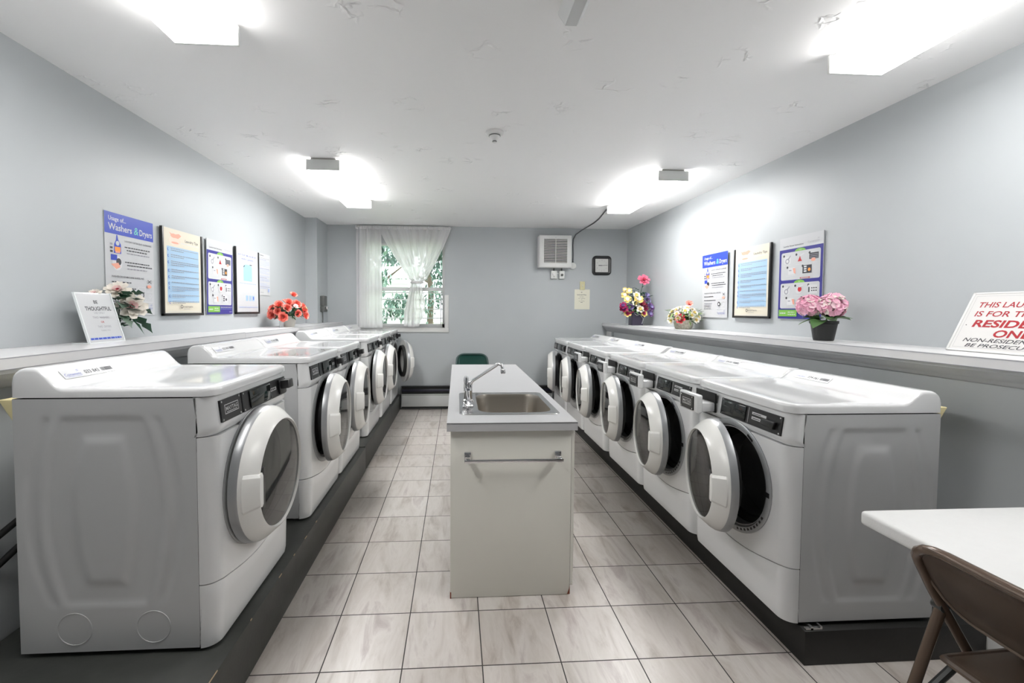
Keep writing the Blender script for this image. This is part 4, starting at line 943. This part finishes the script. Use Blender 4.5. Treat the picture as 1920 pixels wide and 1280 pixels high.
# ------------------------------------------------------------------ flowers
def petal(b, M_, L, w, curl, mat, cup=.25):
    nu, nv = 3, 4
    def fn(u, v):
        s_ = (.35 + .65 * math.sin(PI * min(1, .62 * v / .62 * .62 + .04))) if v < .8 else .99 - .30 * ((v - .8) / .2) ** 2
        x = (u - .5) * w * s_; y = L * v; z = curl * L * v * v + cup * w * (2 * abs(u - .5)) ** 2 * s_
        return M_ @ Vector((x, y, z))
    b.grid(nu, nv, fn, mat)
def frame_to(n_):
    n_ = Vector(n_).normalized(); a = Vector((0, 0, 1)) if abs(n_.z) < .95 else Vector((1, 0, 0)); x = a.cross(n_).normalized(); y = n_.cross(x)
    return Matrix(((x.x, y.x, n_.x, 0), (x.y, y.y, n_.y, 0), (x.z, y.z, n_.z, 0), (0, 0, 0, 1)))
def bloom(c, r, n_, layers, mats, parent, name='bloom', rnd=random, label=None):
    """layers: (petals, length factor, opening angle deg, material)"""
    b = B(); F_ = Matrix.Translation(c) @ frame_to(n_)
    for li, (k_, lf, op, mt) in enumerate(layers):
        for k in range(k_):
            a = 2 * PI * (k + .5 * li + rnd.uniform(-.15, .15)) / k_
            Mt = F_ @ Matrix.Rotation(a, 4, 'Z') @ Matrix.Translation((0, r * .06, 0)) @ Matrix.Rotation(math.radians(op + rnd.uniform(-8, 8)), 4, 'X')
            petal(b, Mt, r * lf, r * lf * 4.6 / max(3, k_), .10, mt)
    o = b.done(name, mats, parent, recalc=False, sharp=0); o.data.polygons.foreach_set('use_smooth', [True] * len(o.data.polygons))
    return o
def leaf(b, p, d, L, w, mat, bend=.5, rnd=random, lobes=0):
    d = Vector(d).normalized(); F_ = Matrix.Translation(p) @ frame_to(d.cross(Vector((rnd.uniform(-.4, .4), rnd.uniform(-.4, .4), 1)).cross(d)) if False else (Vector((0, 0, 1)) - d * d.z + Vector((rnd.uniform(-.5, .5), rnd.uniform(-.5, .5), .1))).normalized())
    n_ = Vector((F_[0][2], F_[1][2], F_[2][2])); y = (d - n_ * d.dot(n_)).normalized(); x = y.cross(n_)
    def fn(u, v):
        s_ = math.sin(PI * (v ** .8)) ** .85 if 0 < v < 1 else 0
        if lobes: s_ *= .70 + .30 * math.cos(v * lobes * 2 * PI)
        q = Vector(p) + y * L * v + x * (u - .5) * w * s_ + n_ * (abs(u - .5) * w * .25 * s_) + Vector((0, 0, -bend * L * v * v))
        return q
    b.grid(2, 8 if lobes else 5, fn, mat)
def foliage(parent, base_, n_, spread, h, L, w, mats, name='foliage', seed=0, up_=.5, lobes=0, stems=True, xlim=None):
    rnd = random.Random(seed); b = B()
    for k in range(n_):
        a = rnd.uniform(0, 2 * PI); q = rnd.uniform(.2, 1) ** .6; zz = rnd.uniform(.1, 1) * h
        p = Vector(base_) + Vector((math.cos(a) * spread * q * .75, math.sin(a) * spread * q * .75, zz))
        d = Vector((math.cos(a + rnd.uniform(-.6, .6)), math.sin(a + rnd.uniform(-.6, .6)), rnd.uniform(-.5, 1) * up_))
        leaf(b, p, d, L * rnd.uniform(.7, 1.2), w * rnd.uniform(.7, 1.2), rnd.randrange(len(mats)), rnd.uniform(0, .5), rnd, lobes)
        if stems: b.tube([Vector(base_) + Vector((0, 0, .0)), (Vector(base_) + p) / 2 + Vector((0, 0, .02)), p], .0015, 0, 4, caps=False)
    lo, hi = (XL + .006 - parent.location.x, 9) if parent.location.x < 0 else (-9, XR - .012 - parent.location.x)
    for v in b.bm.verts:
        if v.co.x < lo: v.co.x = lo + (v.co.x - lo) * -.15
        if v.co.x > hi: v.co.x = hi + (v.co.x - hi) * -.15
        if v.co.z < .003: v.co.z = .003
    o = b.done(name, mats, parent, recalc=False, sharp=0); o.data.polygons.foreach_set('use_smooth', [True] * len(o.data.polygons)); return o
g1 = M('leaf_deep_green', S(44, 82, 60), .5); g2 = M('leaf_green', S(76, 112, 62), .5); g3 = M('leaf_light_green', S(120, 150, 78), .5); g4 = M('leaf_grey_green', S(78, 100, 84), .5)
coral = M('petal_coral', S(240, 122, 108), .55); coral2 = M('petal_light_coral', S(248, 156, 142), .55); pinkw = M('petal_blush', S(244, 214, 210), .55)
cream = M('petal_cream', S(242, 236, 226), .55); deep = M('petal_deep_pink', S(196, 70, 96), .55); hyd = M('petal_hydrangea_pink', S(244, 182, 206), .55); hyd2 = M('petal_pale_pink', S(250, 216, 224), .55)
purp = M('petal_purple', S(118, 78, 136), .55); lav = M('petal_lavender', S(150, 140, 190), .55); mage = M('petal_magenta', S(158, 30, 84), .55); yel = M('petal_yellow', S(238, 214, 130), .55); rosep = M('petal_rose', S(232, 120, 150), .55)
potw = M('white_ceramic', (.66, .65, .60), .35); potb = M('black_plastic_pot', (.013, .014, .014), .42); vasep = M('purple_vase', S(52, 46, 66), .35); bask = mottled('whitewashed_wicker', S(196, 194, 180), S(160, 156, 140), 60, .7, .4); soil = M('moss', (.10, .12, .05), .9)
def sph(rnd, n_, c, rad, zmin=-.1, sq=1.0):
    out = []
    for k in range(n_):
        z = 1 - (k + .5) / n_ * (1 - zmin); a = k * 2.39996 + rnd.uniform(-.25, .25); q = math.sqrt(max(0, 1 - z * z)); d = Vector((q * math.cos(a), q * math.sin(a), z))
        out.append((Vector(c) + Vector((d.x * rad, d.y * rad, d.z * rad * sq)), d))
    return out
# white and pink peonies behind the small sign on the left
t = empty('flower_arrangement', (-1.825, 2.47, LZ), 0, 'white and pink silk flowers with dark leaves behind the BE THOUGHTFUL sign', 'flowers')
b = B(); b.lathe([(0, 0), (.032, 0), (.040, .05), (.036, .075), (0, .070)], at(-.005, -.10, 0), 0, 20); b.done('pot', potw, t)
foliage(t, (-.01, 0, .05), 22, .05, .17, .085, .07, [g1, g1, g4], seed=3, up_=.3, lobes=3)
b = B(); rnd = random.Random(77)
for p, d, L in (((.02, .02, .14), (.3, .5, -.9), .13), ((.03, .06, .13), (.3, .8, -.6), .13), ((.02, .08, .17), (.2, 1, -.25), .12), ((.0, .06, .20), (.1, .9, .1), .10), ((.03, .03, .17), (.5, .6, -.2), .10), ((.02, -.01, .22), (.4, -.2, .3), .09), ((.01, .04, .24), (.3, .5, .3), .09)): leaf(b, p, d, L, .075, 0, .15, rnd, 3)
o = b.done('large_leaf', [g1], t, recalc=False, sharp=0); o.data.polygons.foreach_set('use_smooth', [True] * len(o.data.polygons))
for k, (c, r, d) in enumerate((((.035, .035, .180), .068, (.75, -.6, .2)), ((.0, -.01, .262), .055, (.3, -.6, .75)), ((.02, .12, .185), .045, (.6, .5, .3)), ((-.01, -.15, .238), .034, (.0, -.5, .85)))):
    bloom(c, r, d, [(8, 1.05, 8, 1), (8, .85, 28, 1), (6, .55, 50, 0), (4, .30, 70, 2)], [pinkw, cream, deep], t, rnd=random.Random(k))
# coral roses in a white pot
t = empty('flower_arrangement', (-1.645, 4.37, LZ - .004), 0, 'coral pink rose arrangement in a white pot on the left ledge', 'flowers')
b = B(); b.lathe([(.0, 0), (.050, 0), (.056, .02), (.068, .10), (.072, .108), (.066, .108), (.06, .09), (0, .085)], None, 0, 28); b.done('pot', potw, t)
b = B(); b.prism([(-.045, 0), (.045, 0), (.035, .10), (-.035, .10)], -.004, .004, 0, 0, at(-.02, -.13, 0) @ rotz(PI / 2) ); b.done('card', m_stick, t)
foliage(t, (0, 0, .08), 120, .185, .12, .062, .024, [g1, g2, g3], seed=5, up_=.2)
rnd = random.Random(11)
for k, (p, d) in enumerate(sph(rnd, 24, (0, 0, .11), .15, -.1, .9)):
    if k == 0: p = p + Vector((0, .02, .06))
    bloom(p, rnd.uniform(.042, .054), d + Vector((.6, -.5, .1)), [(6, 1.0, 28, 1), (6, .88, 48, 0), (5, .72, 64, 0), (4, .58, 78, 0)], [coral, coral2], t, rnd=rnd)
for k in range(9):
    a = rnd.uniform(0, 6.28); bloom((.13 * math.cos(a), .17 * math.sin(a), rnd.uniform(.10, .22)), .026, (math.cos(a), math.sin(a), .6), [(5, 1, 20, 0), (4, .6, 50, 0)], [pinkw], t, 'small_bloom', rnd)
# tall mixed bouquet in a purple vase
t = empty('flower_arrangement', (2.18, 5.17, LZ - .003), 0, 'tall mixed bouquet with a pink rose in a square purple vase, right ledge', 'flowers')
b = B(); b.prism([(-.072, 0), (.062, 0), (.072, .16), (-.066, .16)], -.065, .065, 0, .006); b.done('vase', vasep, t)
b = B(); b.tube([(.045, -.067, .02), (.06, -.069, .08), (.02, -.07, .13), (-.03, -.07, .16), (-.06, -.06, .15), (-.02, -.07, .12), (.03, -.07, .14)], .003, 0, 6); b.done('cord', m_stick, t)
foliage(t, (0, 0, .14), 110, .17, .22, .07, .022, [g1, g2, g4], seed=8, up_=.7)
foliage(t, (.02, 0, .30), 26, .10, .17, .055, .028, [g1], 'tall_foliage', 9, .7)
rnd = random.Random(21)
bloom((.075, -.02, .545), .066, (-.1, -.7, .5), [(8, 1.1, 5, 0), (8, .8, 30, 0), (5, .5, 60, 1)], [rosep, deep], t, rnd=rnd)
b = B(); b.tube([(.02, 0, .15), (.05, 0, .35), (.075, -.01, .54)], .003, 0, 6); b.done('stem', g1, t)
for k, (x, z, r, ms) in enumerate(((-.155, .36, .042, (yel, cream)), (-.135, .31, .045, (yel, cream)), (-.12, .41, .035, (yel, cream)), (-.155, .43, .026, (yel, cream)), (-.02, .31, .055, (yel, cream)), (-.05, .26, .04, (cream, yel)), (.05, .255, .05, (mage, deep)), (.07, .21, .045, (mage, deep)), (-.18, .20, .05, (mage, purp)), (-.20, .235, .04, (mage, purp)), (.12, .30, .045, (lav, purp)), (.14, .22, .045, (purp, lav)), (.13, .14, .04, (purp, lav)), (-.09, .22, .04, (lav, purp)), (-.10, .17, .045, (mage, purp)), (-.13, .135, .042, (yel, mage)), (.05, .14, .042, (yel, mage)), (.0, .19, .045, (cream, yel)), (.11, .36, .035, (lav, lav)), (-.04, .36, .04, (cream, yel)))):
    bloom((x, rnd.uniform(-.10, -.02), z), r, (x * 2.2, -1, .45), [(6, 1.05, 12, 0), (5, .7, 40, 1)], list(ms), t, rnd=rnd)
# low basket of cream flowers
t = empty('flower_basket', (2.20, 4.10, LZ - .003), 0, 'low whitewashed basket of cream daisies with one red bloom on right ledge', 'flowers')
b = B(); b.lathe([(0, 0), (.085, 0), (.10, .02), (.112, .085), (.116, .09), (.106, .09), (.09, .06), (0, .055)], Matrix.Scale(.75, 4, (1, 0, 0)), 0, 30); b.done('basket', bask, t)
b = B(); b.tube([(0, -.112 * math.cos(k * PI / 14), .075 + .10 * math.sin(k * PI / 14)) for k in range(15)], .004, 0, 6); b.done('basket_handle', bask, t)
foliage(t, (0, 0, .06), 170, .175, .13, .065, .014, [g2, g3, g3], seed=12, up_=.5)
rnd = random.Random(31)
for k, (p, d) in enumerate(sph(rnd, 26, (0, 0, .08), .13, .0, 1.0)):
    bloom(p, rnd.uniform(.024, .036), d + Vector((-.3, -.3, .1)), [(8, 1.1, 10, 0), (6, .6, 40, 1)], [cream if k % 4 else pinkw, yel], t, rnd=rnd)
bloom((-.075, -.085, .10), .045, (-.6, -.7, .3), [(7, 1.1, 8, 0), (6, .7, 35, 0), (3, .3, 60, 1)], [M('petal_red', S(222, 70, 84), .55), yel], t, rnd=rnd)
bloom((.02, -.06, .24), .036, (-.2, -.6, .6), [(6, 1, 20, 0), (5, .6, 50, 0)], [coral2], t, rnd=rnd)
# pink hydrangea in a black pot
t = empty('potted_hydrangea', (2.19, 2.47, LZ), 0, 'pink hydrangea heads in a black plastic pot on the right ledge', 'flowers')
b = B(); b.lathe([(0, 0), (.048, 0), (.051, .006), (.066, .10), (.071, .102), (.072, .118), (.064, .118), (.060, .10), (0, .095)], None, 0, 36); b.done('pot', potb, t)
b = B(); b.lathe([(.0, .103), (.06, .100)], None, 0, 20, capends=False); b.done('soil', soil, t)
rnd = random.Random(41); b = B()
for k, (a, L, w, zz, bend) in enumerate(((-2.6, .13, .085, .12, .5), (2.9, .13, .07, .13, .3), (-1.6, .10, .08, .13, .4), (-.9, .12, .085, .125, .2), (-.3, .12, .08, .13, .25), (.4, .10, .07, .13, .3), (1.5, .10, .08, .13, .3), (2.2, .10, .08, .13, .4), (-2.1, .12, .08, .14, .35))):
    leaf(b, (.02 * math.cos(a), .02 * math.sin(a), zz), (math.cos(a), math.sin(a), .45), L, w, k % 2, bend, rnd)
o = b.done('foliage', [g2, M('leaf_mid_green', S(88, 126, 70), .45)], t, recalc=False, sharp=0)
for (c, rad) in (((-.045, .055, .205), .070), ((-.005, -.060, .208), .072)):
    b = B(); rr = random.Random(int(rad * 1e4))
    for p, d in sph(rr, 78, c, rad * .86, -.75):
        F_ = Matrix.Translation(p) @ frame_to(d + Vector((rr.uniform(-.3, .3), rr.uniform(-.3, .3), rr.uniform(-.3, .3)))) @ rotz(rr.uniform(0, 6)); mt = 0 if rr.random() < .62 else (1 if rr.random() < .75 else 2)
        for q in range(4): petal(b, F_ @ rotz(q * PI / 2) @ Matrix.Rotation(math.radians(14), 4, 'X'), .021, .024, .05, mt, .1)
    b.lathe([(0, -rad * .8), (rad * .55, -rad * .5), (rad * .8, 0), (rad * .55, rad * .5), (0, rad * .8)], at(*c), 1, 16)
    o = b.done('bloom', [hyd, hyd2, cream], t, recalc=False, sharp=0)
    b = B(); b.tube([(0, 0, .10), (c[0] * .6, c[1] * .6, .15), c], .004, 0, 6); b.done('stem', g2, t)

# ------------------------------------------------------------------ behind the machines
def wedge(name, x, y, z, sg, label):
    b = B(); b.prism([(0, 0), (sg * .066, 0), (sg * .060, -.01), (sg * .008, -.095), (0, -.085)], 0, .30, 0, .004, at(x, y, z)); return tag(b.done(name, m_yellow), label, 'wedge')
wedge('foam_wedge', 1.884, 1.60, .982, 1, 'pale yellow wedge sticking out behind the nearest washer on the right')
wedge('foam_wedge', -1.432, 1.50, 1.055, -1, 'pale yellow wedge sticking out behind the nearest dryer on the left').name = 'foam_wedge.001'
for k, (z0, z1) in enumerate(((.70, .56), (.62, .46))):
    b = B(); b.tube([(-1.437, 1.695, z0 + .012), (-1.47, 1.68, z0), (-1.53, 1.63, (z0 + z1) / 2), (-1.585, 1.56, z1), (-1.598, 1.53, z1 - .02)], .012, 0, 10)
    o = tag(b.done('drain_hose', m_gasket), ('upper' if k == 0 else 'lower') + ' of two black hoses behind the nearest left dryer', 'hose')

# ------------------------------------------------------------------ outside the window
m_lawn = mottled('lawn', S(150, 170, 120), S(120, 148, 96), 3, .9)
b = B(); b.faces_from([(-20, YB + .2, .25), (20, YB + .2, .25), (20, 40, .25), (-20, 40, .25)], [(0, 1, 2, 3)]); struct(b.done('ground_outside', m_lawn, sharp=0))
m_siding = M('white_siding', (.78, .82, .80), .6); m_bark = M('bark', (.10, .075, .055), .9)
t = empty('house', (-3.6, 12.2, .25), 0, 'white clapboard house wall seen outside through the lower left window pane', 'house')
b = B(); b.box(-3.2, 2.25, 0, 4, 0, 1.95, 0)
for k in range(14): b.prism([(-3.2, k * .14), (2.26, k * .14), (2.26, k * .14 + .012), (-3.2, k * .14 + .012)], -.03, 0)
b.done('wall', m_siding, t, sharp=0)
b = B(); b.faces_from([(-3.4, -.3, 1.95), (2.5, -.3, 1.95), (2.5, 2, 2.5), (-3.4, 2, 2.5)], [(0, 1, 2, 3)]); bmesh.ops.solidify(b.bm, geom=b.bm.faces[:], thickness=.08); b.done('roof', m_siding, t, sharp=0)
lf = [M('tree_leaf_a', S(70, 96, 84), .6), M('tree_leaf_b', S(98, 122, 110), .6), M('tree_leaf_c', S(48, 72, 62), .6)]
def tree(x, y, h, rad, n_, label, seed, z0=.25, sc=1.0):
    rnd = random.Random(seed); t = empty('tree', (x, y, z0), 0, label, 'tree', 'trees outside the window')
    b = B(); b.tube([(0, 0, 0), (.05, 0, h * .3), (-.08, .05, h * .6), (0, 0, h * .85)], [.16, .13, .09, .04], 0, 8)
    for k in range(7):
        a = k * 2.4; z = h * (.3 + .08 * k); b.tube([(0, 0, z), (math.cos(a) * rad * .4, math.sin(a) * rad * .4, z + .5), (math.cos(a) * rad * .8, math.sin(a) * rad * .8, z + .9)], [.05, .035, .012], 0, 6)
    b.done('trunk', m_bark, t)
    b = B(); cl = []
    for k in range(26):
        a = rnd.uniform(0, 6.28); q = rnd.uniform(.15, 1) ** .5; cl.append((math.cos(a) * rad * q * .8, math.sin(a) * rad * q * .8, h * rnd.uniform(.18, 1.0), rad * rnd.uniform(.25, .42)))
    for k in range(n_):
        cx_, cy_, cz_, r_ = rnd.choice(cl); d = Vector((rnd.gauss(0, 1), rnd.gauss(0, 1), rnd.gauss(0, .8))).normalized() * r_ * rnd.uniform(.5, 1)
        p = Vector((cx_, cy_, cz_)) + d; F_ = Matrix.Translation(p) @ frame_to((rnd.uniform(-1, 1), rnd.uniform(-1, .4), rnd.uniform(-.2, 1))); s_ = rnd.uniform(.045, .10) * sc
        b.faces_from([F_ @ Vector(v) for v in ((-s_ * .45, 0, 0), (0, -s_, .01), (s_ * .45, 0, 0), (0, s_, .01))], [(0, 1, 2, 3)], rnd.randrange(3))
    b.done('crown', lf, t, recalc=False, sharp=0)
tree(-2.25, 10.4, 4.2, 1.25, 7000, 'bushy green tree outside, filling the left half of the upper window pane', 1)
tree(.45, 10.6, 4.6, 1.1, 10000, 'bushy green tree outside, at the right edge of the window behind the knot', 2)
tree(-1.2, 19.5, 6.0, 2.6, 5000, 'tall tree farthest outside, behind the two nearer trees', 3, .25, 1.7)
